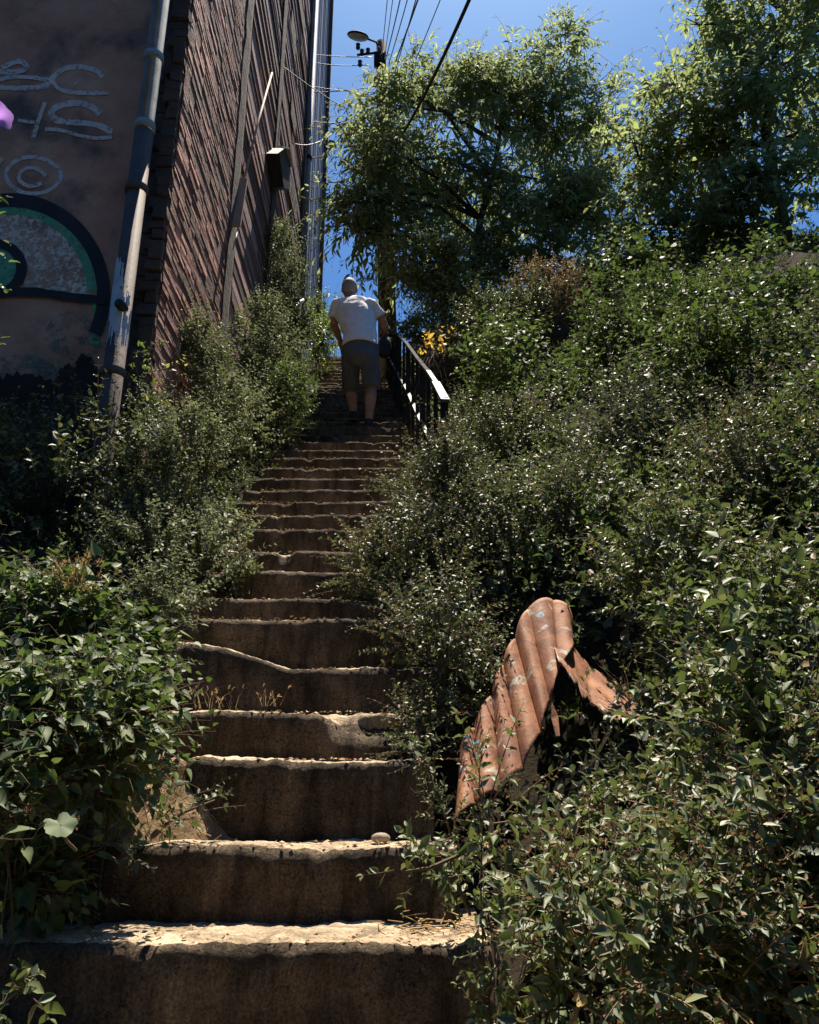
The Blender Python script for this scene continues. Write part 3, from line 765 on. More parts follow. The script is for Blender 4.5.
# ------------------------------------------------------------------ utility pole, lamp, cables
pb = P(390, 310, 11.5); gz = float(ground(pb.x, 11.5))
pole = empty('utility_pole', (pb.x, 11.5, gz), 'weathered wooden utility pole rising behind the climbing man', 'utility pole')
ptop = P(381, 43, 11.55)
pts = [Vector((pb.x, 11.5, gz - .3)).lerp(Vector((ptop.x, 11.55, ptop.z)), t) for t in (0, .25, .5, .75, 1)]
mb = MB(); mb.tube(pts, [.17, .15, .13, .11, .09], 14); mb.build('shaft', M['wood_pole'], pole, True)
mb = MB(); mb.box(P(380, 60, 11.45), (.22, .12, .28)); mb.bar(P(357, 55, 11.4), P(384, 52, 11.4), .03, .03); mb.build('bracket', M['iron'], pole)
for q in ((362, 53), (368, 52), (360, 64), (358, 47)):
    mb = MB(); c_ = P(*q, 11.4); mb.tube([c_ + Vector((0, 0, -.06)), c_ + Vector((0, 0, -.02)), c_ + Vector((0, 0, 0)), c_ + Vector((0, 0, .06))], [.02, .045, .03, .045], 10); mb.build('insulator', M['black_paint'], pole, True)
sl = empty('street_lamp', P(376, 42, 11.4), 'oval street lamp head hung on an arm from the pole top', 'street lamp')
mb = MB(); c_ = P(358, 36, 11.3); R = Matrix.Rotation(math.radians(10), 3, 'Y') @ Matrix.Rotation(math.radians(24), 3, 'X')
mb.ball(c_, (.205, .17, .055), 20, rot=R); mb.build('lamp_head', M['iron'], sl, True)
mb = MB(); mb.ball(c_ + Vector((0, 0, -.025)), (.185, .15, .045), 20, rot=R); mb.build('lens', M['lamp_lens'], sl, True)
mb = MB(); mb.tube([P(368, 39, 11.35), P(376, 42, 11.4), P(380, 50, 11.5)], .018, 8); mb.build('arm', M['iron'], sl, True)

def cable(label, a_, b_, r, sag, mat='cable', grp='overhead cables', n=24):
    a_ = Vector(a_); b_ = Vector(b_)
    pts = [a_.lerp(b_, k / n) - Vector((0, 0, sag * 4 * (k / n) * (1 - k / n))) for k in range(n + 1)]
    mb = MB(); mb.tube([p_ - pts[0] for p_ in pts], r, 6); o = mb.build('overhead_cable', M[mat], None, True); o.location = pts[0]
    tag(o, label, 'cable', grp)
# from the pole towards the viewer and up out of the frame
over = [((381, 62), (391, -40), .006), ((384, 60), (398, -40), .006), ((385, 62), (409, -40), .009), ((388, 66), (418, -40), .008),
        ((390, 75), (428, -30), .012), ((392, 80), (424, -30), .008), ((398, 100), (452, -30), .007)]
names = ['leftmost thin cable rising from the pole top to the sky', 'second thin cable from the left rising from the pole top',
         'third cable from the left rising from the pole top', 'fourth cable from the left rising from the pole top',
         'thick bundled cable in the middle of the fan above the pole', 'thin cable crossing the thick bundle above the pole',
         'thin cable right of the bundle dropping into the tree']
for (p0, p1, r), nm in zip(over, names): cable(nm, P(*p0, 11.4), P(*p1, 7.0), r, .05)
cable('thickest black cable running diagonally over the tree to the top edge', P(404, 132, 8.2), P(480, -25, 5.0), .018, .08)
acr = [((300, 53), (372, 57), 'pale_cable', 'topmost pale wire from the house to the pole'), ((300, 60), (368, 65), 'cable', 'second wire from the top between house and pole'),
       ((300, 84), (385, 92), 'cable', 'thin wire just below the two topmost between house and pole'), ((303, 92), (385, 84), 'cable', 'thin wire rising to the right between house and pole'),
       ((300, 121), (372, 122), 'pale_cable', 'level pale wire halfway between house and tree'), ((302, 128), (372, 112), 'cable', 'dark wire climbing from the house towards the tree'),
       ((250, 40), (345, 108), 'cable', 'dark wire slanting down across the boarded wall'), ((310, 181), (372, 178), 'cable', 'dark wire entering the tree below the floodlight'),
       ((310, 200), (360, 196), 'cable', 'lowest dark wire entering the tree crown')]
for (p0, p1, mt, nm) in acr: cable(nm, P(*p0, 10.9 if p0[0] > 260 else 7.4), P(*p1, 11.3 if p1[0] > 364 else 10.4), .007, .06 if mt == 'cable' else .03, mt, 'wires between house and pole', 14)
cable('looping pale wire beside the floodlight on the pale house', P(292, 143, 9), P(345, 120, 10.2), .007, .2, 'pale_cable', 'wires between house and pole', 14)

# ------------------------------------------------------------------ corrugated iron sheet
tops = [(460, 745, 2.56), (474, 725, 2.62), (492, 692, 2.70), (503, 662, 2.78), (515, 636, 2.86), (528, 606, 2.94), (554, 598, 3.0), (574, 616, 3.0)]
bots = [(453, 826, 2.32), (475, 803, 2.36), (501, 793, 2.40), (523, 768, 2.45), (541, 732, 2.54), (550, 700, 2.62), (560, 668, 2.70), (575, 642, 2.84)]
tp = [P(*q) for q in tops]; bt = [P(*q) for q in bots]
def polyat(pts, t):
    t = max(0, min(.9999, t)) * (len(pts) - 1); i = int(t); return pts[i].lerp(pts[i + 1], t - i)
m, nt, b, out = new_mat('rusty_sheet')
co = objco(nt)
c1 = ramp(nt, noise_n(nt, 9, 8, .7, co).outputs['Fac'], [(.3, (.09, .03, .015)), (.5, (.27, .10, .04)), (.7, (.42, .2, .095))]).outputs[0]
c1 = mixc(nt, ramp(nt, noise_n(nt, 7, 5, .6, co, 1.5).outputs['Fac'], [(.60, 0.0), (.64, 1.0)]).outputs[0], c1, (.42, .38, .30))
c1 = mixc(nt, ramp(nt, noise_n(nt, 40, 4, .6, co).outputs['Fac'], [(.62, 0.0), (.68, 1.0)]).outputs[0], c1, (.12, .05, .03))
c1 = mixc(nt, ramp(nt, noise_n(nt, 4.3, 3, .5, co, 2).outputs['Fac'], [(.70, 0.0), (.72, 1.0)]).outputs[0], c1, (.22, .45, .55))
nt.links.new(c1, b.inputs['Base Color']); b.inputs['Roughness'].default_value = .75
bp = N(nt, 'ShaderNodeBump'); bp.inputs['Strength'].default_value = .6; bp.inputs['Distance'].default_value = .004
nt.links.new(noise_n(nt, 90, 6, .7, co).outputs['Fac'], bp.inputs['Height']); nt.links.new(bp.outputs[0], b.inputs['Normal'])
M['rusty'] = m
sh = empty('corrugated_sheet', bt[0], 'rusty bent corrugated iron sheet with faded paint half buried in the shrubs', 'metal sheet')
def sheet(name, tpl, btl, waves, amp, nu, nv, phase=0, ragged=.02):
    vs = []; 
    for i in range(nu + 1):
        u = i / nu; a_, b_ = polyat(tpl, u), polyat(btl, u)
        du = (polyat(tpl, min(1, u + .05)).lerp(polyat(btl, min(1, u + .05)), .5) - polyat(tpl, max(0, u - .05)).lerp(polyat(btl, max(0, u - .05)), .5)).normalized()
        nn = du.cross(b_ - a_).normalized()
        if nn.z < 0: nn = -nn
        ext = ragged * fbm(u * 14, 3, 1); w_ = amp * (abs(math.sin(math.pi * (u * waves + phase))) ** .8 * 2 - 1)
        for j in range(nv + 1):
            v = j / nv; p_ = a_.lerp(b_, v * (1 + ext))
            p_ = p_ + nn * (w_ + -.006 * math.sin(v * 3.1) + .004 * fbm(u * 5, v * 3, 7))
            vs.append(p_)
    fs = [(i * (nv + 1) + j, (i + 1) * (nv + 1) + j, (i + 1) * (nv + 1) + j + 1, i * (nv + 1) + j + 1) for i in range(nu) for j in range(nv)]
    mb = MB(); mb.add(vs, fs); o = mb.build(name, M['rusty'], sh, True)
    s_ = o.modifiers.new('t', 'SOLIDIFY'); s_.thickness = .003
    return o
sheet('sheet', tp, bt, 7.0, .0155, 168, 24)
ft = [P(550, 632, 2.92), P(575, 650, 2.92), P(606, 678, 2.9), P(640, 700, 2.88)]
fb = [P(556, 664, 2.66), P(578, 690, 2.64), P(608, 716, 2.62), P(640, 728, 2.66)]
sheet('torn_flap', ft, fb, 1.0, .012, 40, 14, .5, .25)
mb = MB(); q0, q1 = P(552, 702, 2.6), P(556, 736, 2.54)
mb.add([q0, q0.lerp(q1, .5) - Vector((.008, 0, 0)), q1, q1 + Vector((.012, 0, 0)), q0.lerp(q1, .4) + Vector((.016, .01, 0))], [(0, 1, 2, 3, 4)]); o = mb.build('torn_strip', M['rusty'], sh)
s_ = o.modifiers.new('t', 'SOLIDIFY'); s_.thickness = .003

# ------------------------------------------------------------------ the climbing man
def remesh(o, vox, sm=4, fac=.5):
    r = o.modifiers.new('r', 'REMESH'); r.mode = 'VOXEL'; r.voxel_size = vox; r.use_smooth_shade = True
    s_ = o.modifiers.new('s', 'SMOOTH'); s_.iterations = sm; s_.factor = fac
dm = STEPS[NLOW + 19][0]; iR, iL = NLOW + 19, NLOW + 20
zR, zL = STEPS[iR][1] + .012, STEPS[iL][1] + .012
man = empty('person', (-.5, dm + .1, zR), 'man in pale shirt and dark shorts seen from behind, climbing the steps leaning forward', 'person')
footR = Vector((P(368, 425, dm).x, dm + .17, zR)); footL = Vector((P(353, 416, STEPS[iL][0]).x, STEPS[iL][0] + .10, zL))
hip = P(360, 349, dm + .10); 
sc = .155
hR = hip + Vector((.095, .0, -.02)); hL = hip + Vector((-.095, .0, -.02))
kR = (hR + footR) / 2 + Vector((.02, .05, .05)); kL = (hL + footL) / 2 + Vector((-.02, .12, .04))
aR = footR + Vector((0, -.05, .09)); aL = footL + Vector((0, -.05, .09))
waist = hip + Vector((-.01, .04, .16)); chest = P(355, 313, dm + .22); neck = P(351, 299, dm + .30); head = P(349.5, 289, dm + .36)
shR = P(372.5, 305, dm + .22); shL = P(337.5, 304, dm + .24)
elR = P(384, 323, dm + .30); haR = P(386, 335, dm + .42)
elL = P(334, 325, dm + .27); haL = P(340, 340, dm + .42)
mb = MB()
for h_, k_, a_, f_ in ((hR, kR, aR, footR), (hL, kL, aL, footL)):
    calf = k_.lerp(a_, .3) + Vector((0, -.022, 0))
    mb.tube([h_, h_.lerp(k_, .4), k_ + Vector((0, 0, .04)), k_ - Vector((0, 0, .03)), calf, k_.lerp(a_, .65), a_], [.075, .070, .06, .056, .062, .046, .036], 14)
    mb.tube([a_, f_ + Vector((0, .0, .04)), f_ + Vector((0, .14, .03))], [.036, .036, .025], 10)
mb.tube([hip - Vector((0, 0, .08)), hip, waist, chest, neck.lerp(chest, .35), neck], [(.09, .05), (.12, .07), (.14, .09), (.17, .095), (.14, .075), (.06, .06)], 18)
mb.tube([neck - Vector((0, 0, .04)), neck.lerp(head, .6)], [.062, .056], 14)
mb.ball(head, (.077, .098, .108), 20); mb.ball(head + Vector((0, .03, -.06)), (.058, .07, .06), 14)
mb.ball(head + Vector((0, .1, -.02)), (.014, .022, .024), 8)            # nose
for s in (-1, 1):
    mb.ball(head + Vector((s * .079, .008, -.01)), (.010, .02, .032), 10)   # ears
    mb.ball(head + Vector((s * .03, .088, .01)), (.014, .01, .01), 8)
for s_, e_, h_ in ((shR, elR, haR), (shL, elL, haL)):
    mb.ball(s_, .062, 12)
    mb.tube([s_, s_.lerp(e_, .5), e_], [.055, .048, .040], 12)
    mb.tube([e_, e_.lerp(h_, .35), h_], [.041, .042, .027], 12)
    dr = (h_ - e_).normalized(); sd_ = dr.cross(Vector((0, 1, 0))).normalized(); dn = Vector((0, .3, -1)).normalized()
    palm = h_ + dr * .045; mb.tube([h_, palm, h_ + dr * .09], [(.026, .022), (.04, .018), (.038, .016)], 12)
    for q in range(4):
        k0 = h_ + dr * .085 + sd_ * (.028 - q * .0185); ln = (.068, .078, .073, .056)[q]
        k1 = k0 + (dr * .8 + dn * .5).normalized() * ln * .45; k2 = k1 + (dr * .3 + dn).normalized() * ln * .35; k3 = k2 + (dn - dr * .4).normalized() * ln * .28
        mb.tube([k0 - dr * .02, k1, k2, k3], [.0095, .009, .0082, .007], 8)
    t0 = h_ + dr * .03 + sd_ * .03; mb.tube([t0 - sd_ * .015, t0 + (dr + sd_).normalized() * .035, t0 + (dr + sd_ * .3 + dn * .5).normalized() * .062], [.012, .011, .009], 8)
o = mb.build('body', M['skin'], man, True); remesh(o, .0065, 3)
mb = MB(); mb.ball(head + Vector((0, -.012, .012)), (.085, .100, .106), 20); mb.ball(head + Vector((0, -.05, -.02)), (.075, .06, .08), 16)
o = mb.build('hair', M['hair'], man, True)
# shirt
mb = MB()
hem = hip + Vector((.0, -.01, .015))
mb.tube([hem, hem + Vector((0, .01, .06)), waist + Vector((0, -.01, .05)), chest + Vector((0, -.01, -.02)), neck.lerp(chest, .5), neck.lerp(chest, .12)],
        [(.182, .14), (.178, .138), (.174, .135), (.20, .145), (.185, .12), (.075, .07)], 28)
for s_, e_ in ((shR, elR), (shL, elL)):
    mb.ball(s_ + Vector((0, -.005, -.01)), (.066, .07, .066), 16)
    mb.tube([s_, s_.lerp(e_, .35), s_.lerp(e_, .68)], [.066, .07, .078], 16)
    mb.tube([s_.lerp(chest, .7), s_], [.10, .08], 14)
o = mb.build('shirt', M['shirt'], man, True); remesh(o, .010, 5)
tx = bpy.data.textures.new('folds', 'CLOUDS'); tx.noise_scale = .13
dmod = o.modifiers.new('d', 'DISPLACE'); dmod.texture = tx; dmod.strength = .035; dmod.mid_level = .5; dmod.texture_coords = 'LOCAL'
# shorts
mb = MB()
mb.tube([hip + Vector((0, 0, .12)), hip + Vector((0, 0, .02)), hip - Vector((0, 0, .1))], [(.165, .12), (.172, .135), (.165, .12)], 24)
for h_, k_ in ((hR, kR), (hL, kL)):
    mb.tube([h_ + Vector((0, 0, .06)), h_.lerp(k_, .5), h_.lerp(k_, .98)], [.10, .096, .092], 18)
mb.ball(hip - Vector((0, .01, .10)), (.15, .135, .10), 16)
o = mb.build('shorts', M['shorts'], man, True); remesh(o, .010, 4)
dmod = o.modifiers.new('d', 'DISPLACE'); dmod.texture = tx; dmod.strength = .025; dmod.mid_level = .5; dmod.texture_coords = 'LOCAL'
for f_ in (footR, footL):
    mb = MB(); mb.tube([f_ + Vector((0, -.105, .04)), f_ + Vector((0, -.07, .045)), f_ + Vector((0, .02, .05)), f_ + Vector((0, .11, .035)), f_ + Vector((0, .17, .025))],
                       [(.028, .03), (.04, .045), (.042, .045), (.05, .034), (.03, .018)], 16)
    mb.tube([f_ + Vector((0, -.055, .05)), f_ + Vector((0, -.055, .105))], [.046, .043], 14)
    so = mb.build('shoe', M['shoe'], man, True); remesh(so, .008, 3)
    mb = MB(); mb.box(f_ + Vector((0, .03, .004)), (.088, .285, .018)); mb.build('sole', M['sole'], so)
bagc = P(384.5, 346, dm + .36)
bag = empty('shoulder_bag', bagc - Vector((0, 0, .13)), 'black soft bag hanging from the right arm of the man', 'bag')
mb = MB(); mb.tube([bagc - Vector((0, 0, .13)), bagc - Vector((0, 0, .1)), bagc, bagc + Vector((0, 0, .09)), bagc + Vector((0, 0, .11))], [(.04, .03), (.07, .045), (.075, .05), (.06, .035), (.03, .02)], 18)
o = mb.build('pouch', M['bag'], bag, True)
mb = MB(); mb.tube([bagc + Vector((-.05, 0, .09)), bagc + Vector((-.03, 0, .17)), haR + Vector((0, .02, .03)), bagc + Vector((.03, 0, .17)), bagc + Vector((.05, 0, .09))], .008, 8); mb.build('strap', M['bag'], bag, True)

# ------------------------------------------------------------------ trees
def tree(name, label, cat, base, path, lobes, leafmat, r0, kind='lance', size=.09, length=.5, nodes=8, droop=.5, group=None, dens=1, wid=1.0, spread=.8, dirup=.2, nlimb=1, up=.5):
    bx, by = base; gz = float(ground(bx, by))
    root = empty(name, (bx, by, gz), label, cat, group)
    mb = MB(); pts = [Vector((bx, by, gz - .2))] + [Vector(p_) for p_ in path]
    fine = []
    for i in range(len(pts) - 1):
        for k in range(4): fine.append(pts[i].lerp(pts[i + 1], k / 4) + Vector((random.gauss(0, .015), random.gauss(0, .015), 0)))
    fine.append(pts[-1]); n = len(fine)
    mb.tube(fine, [r0 * (1 - .8 * k / (n - 1)) for k in range(n)], 10); mb.build('trunk', M['bark'], root, True)
    L = Leaves(); lb = MB()
    for (c, r, ns) in lobes:
        ns = int(ns * dens)
        c = np.array(c); r = np.array(r if isinstance(r, tuple) else (r, r, r), float)
        j = min(range(n), key=lambda q: (fine[q] - Vector(c)).length + (0 if fine[q].z < c[2] - .1 else 2))
        s0 = fine[j]; e0 = Vector(c)
        ln = (e0 - s0).length
        mid = s0.lerp(e0, .5) + Vector((random.gauss(0, .1), random.gauss(0, .1), .12)) * ln
        lp = [s0, s0.lerp(mid, .6), mid, mid.lerp(e0, .5), e0]
        lb.tube(lp, [r0 * .42, r0 * .33, r0 * .26, r0 * .18, r0 * .1], 7)
        for q in range(9):
            a_ = lp[random.choice((2, 3, 4))]; dv = Vector((random.gauss(0, 1), random.gauss(0, 1), random.gauss(.2, 1))).normalized()
            b_ = Vector(c) + Vector((dv.x * r[0], dv.y * r[1], dv.z * r[2])) * random.uniform(.6, 1)
            mm_ = a_.lerp(b_, .5) + Vector((random.gauss(0, .08), random.gauss(0, .08), .08))
            lb.tube([a_, mm_, b_], [r0 * .12, r0 * .07, r0 * .025], 5)
        sub = 5
        sc_ = nrm(rng.normal(size=(sub, 3))) * rng.uniform(.35, .7, (sub, 1)); sr = rng.uniform(.3, .55, sub)
        w = rng.integers(0, sub, ns); dv = nrm(rng.normal(size=(ns, 3)))
        q = sc_[w] + dv * rng.uniform(.25, 1, (ns, 1)) * sr[w][:, None]
        O = c + q * r
        Dr = dv * .6 + nrm(q) * .6 + np.array([[0, 0, dirup]]) + rng.normal(0, .2, (ns, 3))
        shoots(L, O, Dr, length, nodes, size, kind, droop, spread, up, False, .0035, wid)
    lb.build('limbs', M['bark'], root, True)
    L.build('crown', [M[leafmat], M['twig']], root)
    return root

def LB(px, py, d, r, n, ry=None): return (tuple(P(px, py, d)), r, n)
A_l = [LB(375, 120, 10.4, (.45, .5, .7), 100), LB(372, 195, 10.2, (.5, .5, .55), 110), LB(355, 232, 10.0, (.3, .4, .3), 60), LB(405, 235, 10.2, (.6, .6, .5), 130), LB(415, 160, 10.6, (.8, .8, .9), 300),
       LB(410, 85, 10.8, (.35, .5, .5), 80), LB(470, 205, 10.6, (.9, .8, .9), 330), LB(480, 120, 10.9, (1.0, .9, .9), 360), LB(455, 80, 11, (.55, .6, .5), 110),
       LB(545, 180, 10.8, (.9, .9, 1.1), 340), LB(555, 110, 11, (.8, .9, .9), 260), LB(505, 75, 11.2, (.7, .6, .45), 90), LB(560, 55, 11.3, (.45, .5, .6), 80),
       LB(520, 262, 10.4, (.8, .8, .6), 200), LB(596, 220, 10.6, (.7, .8, .8), 170), LB(470, 280, 10.2, (.5, .5, .4), 80), LB(610, 130, 11, (.7, .8, .7), 130), LB(590, 95, 11.2, (.4, .5, .5), 50)]
A_l += [LB(390, 150, 9.8, (.3, .3, .5), 50), LB(388, 200, 9.8, (.3, .3, .4), 30), LB(392, 105, 9.8, (.25, .3, .35), 40)]
tree('willow_tree', 'tall drooping tree with long narrow leaves hiding the utility pole, nearest the steps', 'tree', (P(468, 380, 10.4).x, 10.4),
     [P(470, 320, 10.4), P(478, 240, 10.5), P(495, 160, 10.7), P(505, 100, 10.9)], A_l, 'leaf_willow', .10, 'lance', .20, .7, 12, .6, wid=1.25, dens=.8)
B_l = [LB(760, 130, 8.6, (1.1, 1.0, .9), 330), LB(690, 150, 8.8, (.9, .8, .8), 230), LB(640, 160, 9, (.6, .7, .6), 120), LB(790, 60, 8.6, (1.0, .9, .8), 220), LB(725, 60, 8.8, (.45, .5, .4), 70),
       LB(700, 25, 8.9, (.3, .4, .25), 36), LB(735, -5, 8.8, (.5, .5, .35), 60), LB(800, -10, 8.6, (.8, .8, .6), 120), LB(840, 120, 8.4, (.8, .8, 1.0), 160), LB(700, 215, 8.4, (.8, .8, .5), 150),
       LB(780, 200, 8.2, (.9, .8, .5), 200), LB(640, 225, 8.8, (.5, .5, .4), 70), LB(660, 105, 9.1, (.35, .4, .3), 45), LB(840, 20, 8.4, (.7, .7, .7), 90)]
tree('peach_tree', 'broad leafy tree filling the top right corner with sky showing between its boughs', 'tree', (P(785, 260, 8.6).x, 8.6),
     [P(780, 200, 8.6), P(765, 130, 8.6), P(775, 50, 8.7), P(790, -30, 8.7)], B_l, 'leaf_peach', .10, 'lance', .16, .5, 9, .35, wid=1.9, dens=1.05)
C_l = [LB(430, 268, 9.0, (.42, .4, .35), 190), LB(455, 300, 8.9, (.42, .4, .35), 150), LB(412, 255, 9.1, (.25, .3, .2), 50), LB(440, 335, 8.8, (.35, .4, .3), 110)]
tree('pale_sapling', 'small sapling with pale yellow green leaves beneath the drooping tree', 'tree', (P(445, 390, 9).x, 9.0),
     [P(446, 350, 9), P(440, 300, 9), P(432, 262, 9)], C_l, 'leaf_pale', .03, 'lance', .08, .3, 8, .3, wid=2.1, dens=2)

# ------------------------------------------------------------------ shrubs
def hit(px, py):
    e = np.arange(.7, 16, .02); r = P(px, py, 1.0); r = np.array([r.x, 1.0, r.z - H])
    q = r[None] * e[:, None]; g_ = ground(q[:, 0], e)
    k = np.nonzero(q[:, 2] + H < g_)[0]
    return float(e[k[0]]) if len(k) else 99.0
def at(px, py, d, dz=0, back=.12):
    d = min(d, hit(px, py) - back)
    p_ = P(px, py, d); return (p_.x, p_.y, p_.z + dz)
g1 = dict(leafmat='leaf_silver', kind='ovate', dirup=.9)
shrub('leafy_shrub', 'large grey green shrub at the foot of the drainpipe, left of the steps', 'shrub', at(165, 505, 4.15), (.46, .42, .5), 900, size=.034, length=.17, nodes=7, **g1)
shrub('leafy_shrub', 'low grey green shrub spilling over the left step ends below the drainpipe shrub', 'shrub', at(200, 565, 3.8), (.40, .4, .32), 560, size=.034, length=.15, nodes=7, **g1)
shrub('leafy_shrub', 'tall sunlit grey green shrub against the brick wall in the middle of the left bank', 'shrub', at(215, 405, 5.5), (.44, .55, .62), 1100, size=.036, length=.2, nodes=7, **g1)
shrub('leafy_shrub', 'silvery shrub climbing the boarded wall below the broken rod', 'shrub', at(258, 292, 8.2), (.42, .45, 1.0), 800, size=.045, length=.3, nodes=7, **g1)
shrub('leafy_shrub', 'pale bushy shrub behind the bright green one at the left of the steps', 'shrub', at(255, 360, 7.0), (.40, .6, .6), 600, size=.04, length=.22, nodes=7, **g1)
shrub('leafy_shrub', 'bright green rounded bush overhanging the left edge of the steps', 'shrub', at(283, 412, 6.6), (.27, .5, .46), 460, 'leaf_ivy', 'ovate', size=.045, length=.18, nodes=6)
shrub('leafy_shrub', 'dark shrub in the gap between drainpipe shrub and sunlit wall shrub', 'shrub', at(140, 440, 4.6), (.24, .25, .4), 220, size=.034, length=.2, nodes=7, **g1)
shrub('leafy_shrub', 'sunny yellow green bush beside the pipe handrail', 'shrub', at(290, 340, 9.3), (.34, .6, .5), 380, 'leaf_bright', 'ovate', size=.05, length=.22, nodes=6)
shrub('leafy_shrub', 'far green bush left of the man at the top of the steps', 'shrub', at(318, 335, 11.5), (.38, .8, .55), 300, 'leaf_bright', 'ovate', size=.06, length=.25, nodes=6)
shrub('leafy_shrub', 'farthest small bush against the sky beside the man', 'shrub', at(328, 316, 14.0), (.35, .6, .35), 160, 'leaf_bright', 'ovate', size=.06, length=.25, nodes=6)
shrub('leafy_shrub', 'little shrub between the slanting step and the large drainpipe shrub', 'shrub', at(168, 606, 3.2), (.12, .18, .12), 150, size=.03, length=.13, nodes=7, **g1)
# dark weeds in the shade below the graffiti
shrub('shade_weeds', 'dark tangle of weeds in deep shade under the graffiti wall', 'weeds', at(30, 500, 4.1), (.8, .4, .5), 520, 'leaf_small', 'ovate', size=.045, length=.25, nodes=6)
# sprigs over the wall corner
def vine(name, label, cat, pts, n, leafmat, size, kind='ovate', spread=.05, length=.1, nodes=4):
    pts = [Vector(p_) for p_ in pts]; root = empty(name, pts[0], label, cat)
    mb = MB(); mb.tube(pts, [.004] * (len(pts) - 1) + [.002], 5); mb.build('stem', M['twig'], root, True)
    O = []; Dd = []
    for k in range(n):
        t = random.random() * (len(pts) - 1); i = min(int(t), len(pts) - 2)
        O.append(pts[i].lerp(pts[i + 1], t - i)); Dd.append((pts[i + 1] - pts[i]).normalized() * .5 + Vector((random.gauss(0, .6), random.gauss(0, .6), random.gauss(.2, .6))))
    L = Leaves(); shoots(L, np.array(O) + rng.normal(0, spread * .3, (n, 3)), np.array(Dd), length, nodes, size, kind, .1, twig=.0012)
    L.build('foliage', [M[leafmat], M['twig'], M['seed']], root)
vine('trailing_sprig', 'sunlit yellowish sprig reaching across the dark corner of the brick wall', 'sprig', [at(135, 470, 4.2), at(140, 400, 4.2), at(135, 350, 4.15), at(165, 345, 4.1)], 16, 'leaf_bright', .035)
vine('trailing_sprig', 'thin reddish sprig hanging in front of the brick wall below the other', 'sprig', [at(150, 430, 4.3), at(152, 372, 4.2), at(185, 365, 4.15)], 9, 'leaf_pale', .03)

# ivy bank lower left
ivyc = [((25, 625, 2.35), (.30, .3, .15)), ((75, 645, 2.3), (.18, .3, .14)), ((105, 680, 2.25), (.12, .25, .15)), ((15, 740, 1.95), (.2, .3, .16)), ((80, 745, 2.0), (.14, .2, .13)), ((-5, 815, 1.7), (.07, .12, .06)), ((125, 745, 2.15), (.05, .1, .08)), ((15, 880, 1.95), (.12, .1, .05))]
labs = ['ivy clump at the left picture edge with dry stalks on its top', 'ivy clump between the left edge and the slanting broken step', 'ivy clump touching the left end of the slanting step',
        'large leaved ivy clump low at the left picture edge', 'ivy clump hanging over the left end of the second step', 'lowest ivy clump at the left edge above the front step', 'ivy clump beside the crumbled soil of the third step', 'small ivy clump in the dark behind the left end of the front step']
for ((q, r), lb_) in zip(ivyc, labs):
    n = int(10500 * r[0] * r[2] + 50)
    shrub('ivy', lb_, 'ivy', at(*q), r, n, 'leaf_ivy', 'heart', size=.044, length=.14, nodes=5, pair=False, up=1.0, stalk=.02, droop=.3, wid=.85, stems=2, r0=.004, dirup=.4)
    
# right bank: individual shrubs
rb = [
 ('small leaved shrub pressing against the right ends of the middle steps', (420, 585, 3.7), (.30, .45, .42), 620, 'leaf_small', .027, .17),
 ('small leaved shrub leaning over the right ends of the upper visible steps', (455, 520, 4.6), (.42, .5, .46), 560, 'leaf_small', .030, .2),
 ('shrub right of the lower end of the iron balustrade', (490, 460, 5.2), (.5, .5, .45), 520, 'leaf_small', .032, .22),
 ('shrub hiding the foot of the near balustrade post', (462, 490, 4.0), (.22, .25, .26), 260, 'leaf_small', .028, .16),
 ('dark shrub directly left above the rusty sheet', (445, 655, 3.0), (.22, .3, .34), 420, 'leaf_small', .026, .15),
 ('low shrub between the step end and the rusty sheet', (432, 735, 2.62), (.13, .2, .2), 260, 'leaf_small', .022, .11),
 ('spreading shrub above the rusty sheet', (560, 540, 3.9), (.5, .45, .38), 560, 'leaf_small', .030, .2),
 ('tall weedy shrub in the centre of the right bank', (640, 470, 4.3), (.6, .5, .45), 620, 'leaf_grey', .036, .22),
 ('greyish shrub at the right picture edge halfway up', (765, 480, 3.9), (.5, .5, .45), 560, 'leaf_small', .030, .22),
 ('shrub right of the rusty sheet below the centre of the bank', (690, 600, 3.1), (.46, .4, .32), 520, 'leaf_nettle', .034, .18),
 ('shrub at the right edge above the seeding weeds', (790, 640, 2.7), (.35, .35, .28), 380, 'leaf_nettle', .034, .18),
 ('broad leaved glossy bush high on the right bank near the balustrade', (520, 390, 6.2), (.6, .6, .5), 420, 'leaf_ivy', .058, .24),
 ('broad leaved glossy bush in the upper middle of the right bank', (620, 320, 6.4), (.75, .7, .6), 620, 'leaf_ivy', .058, .24),
 ('broad leaved glossy bush at the upper right picture edge', (760, 300, 6.2), (.9, .7, .65), 720, 'leaf_ivy', .058, .24),
 ('dark glossy bush below the upper right one', (740, 390, 5.2), (.65, .6, .45), 480, 'leaf_ivy', .048, .22),
 ('dim shrub at the foot of the drooping tree', (500, 330, 7.8), (.6, .6, .55), 330, 'leaf_small', .045, .25),
 ('dry brownish shrub beneath the pale sapling', (446, 362, 8.0), (.25, .4, .28), 170, 'leaf_dry', .04, .22),
 ('brown seeding shrub beside the drooping tree trunk', (545, 300, 8.0), (.4, .5, .5), 260, 'leaf_dry', .04, .25),
]
for (lb_, q, r, n, mt, sz, ln) in rb:
    big = mt == 'leaf_ivy'
    shrub('leafy_shrub', lb_, 'shrub', at(*q), r, n, mt, 'heart' if big else 'ovate', size=sz, length=ln, nodes=6 if big else 8, pair=not big, wid=.9 if big else 1.1,
          stalk=.015 if big else 0, up=1.0 if big else .7, seed=1 if mt in ('leaf_small', 'leaf_nettle') else 0, stems=8, clear=hollow)
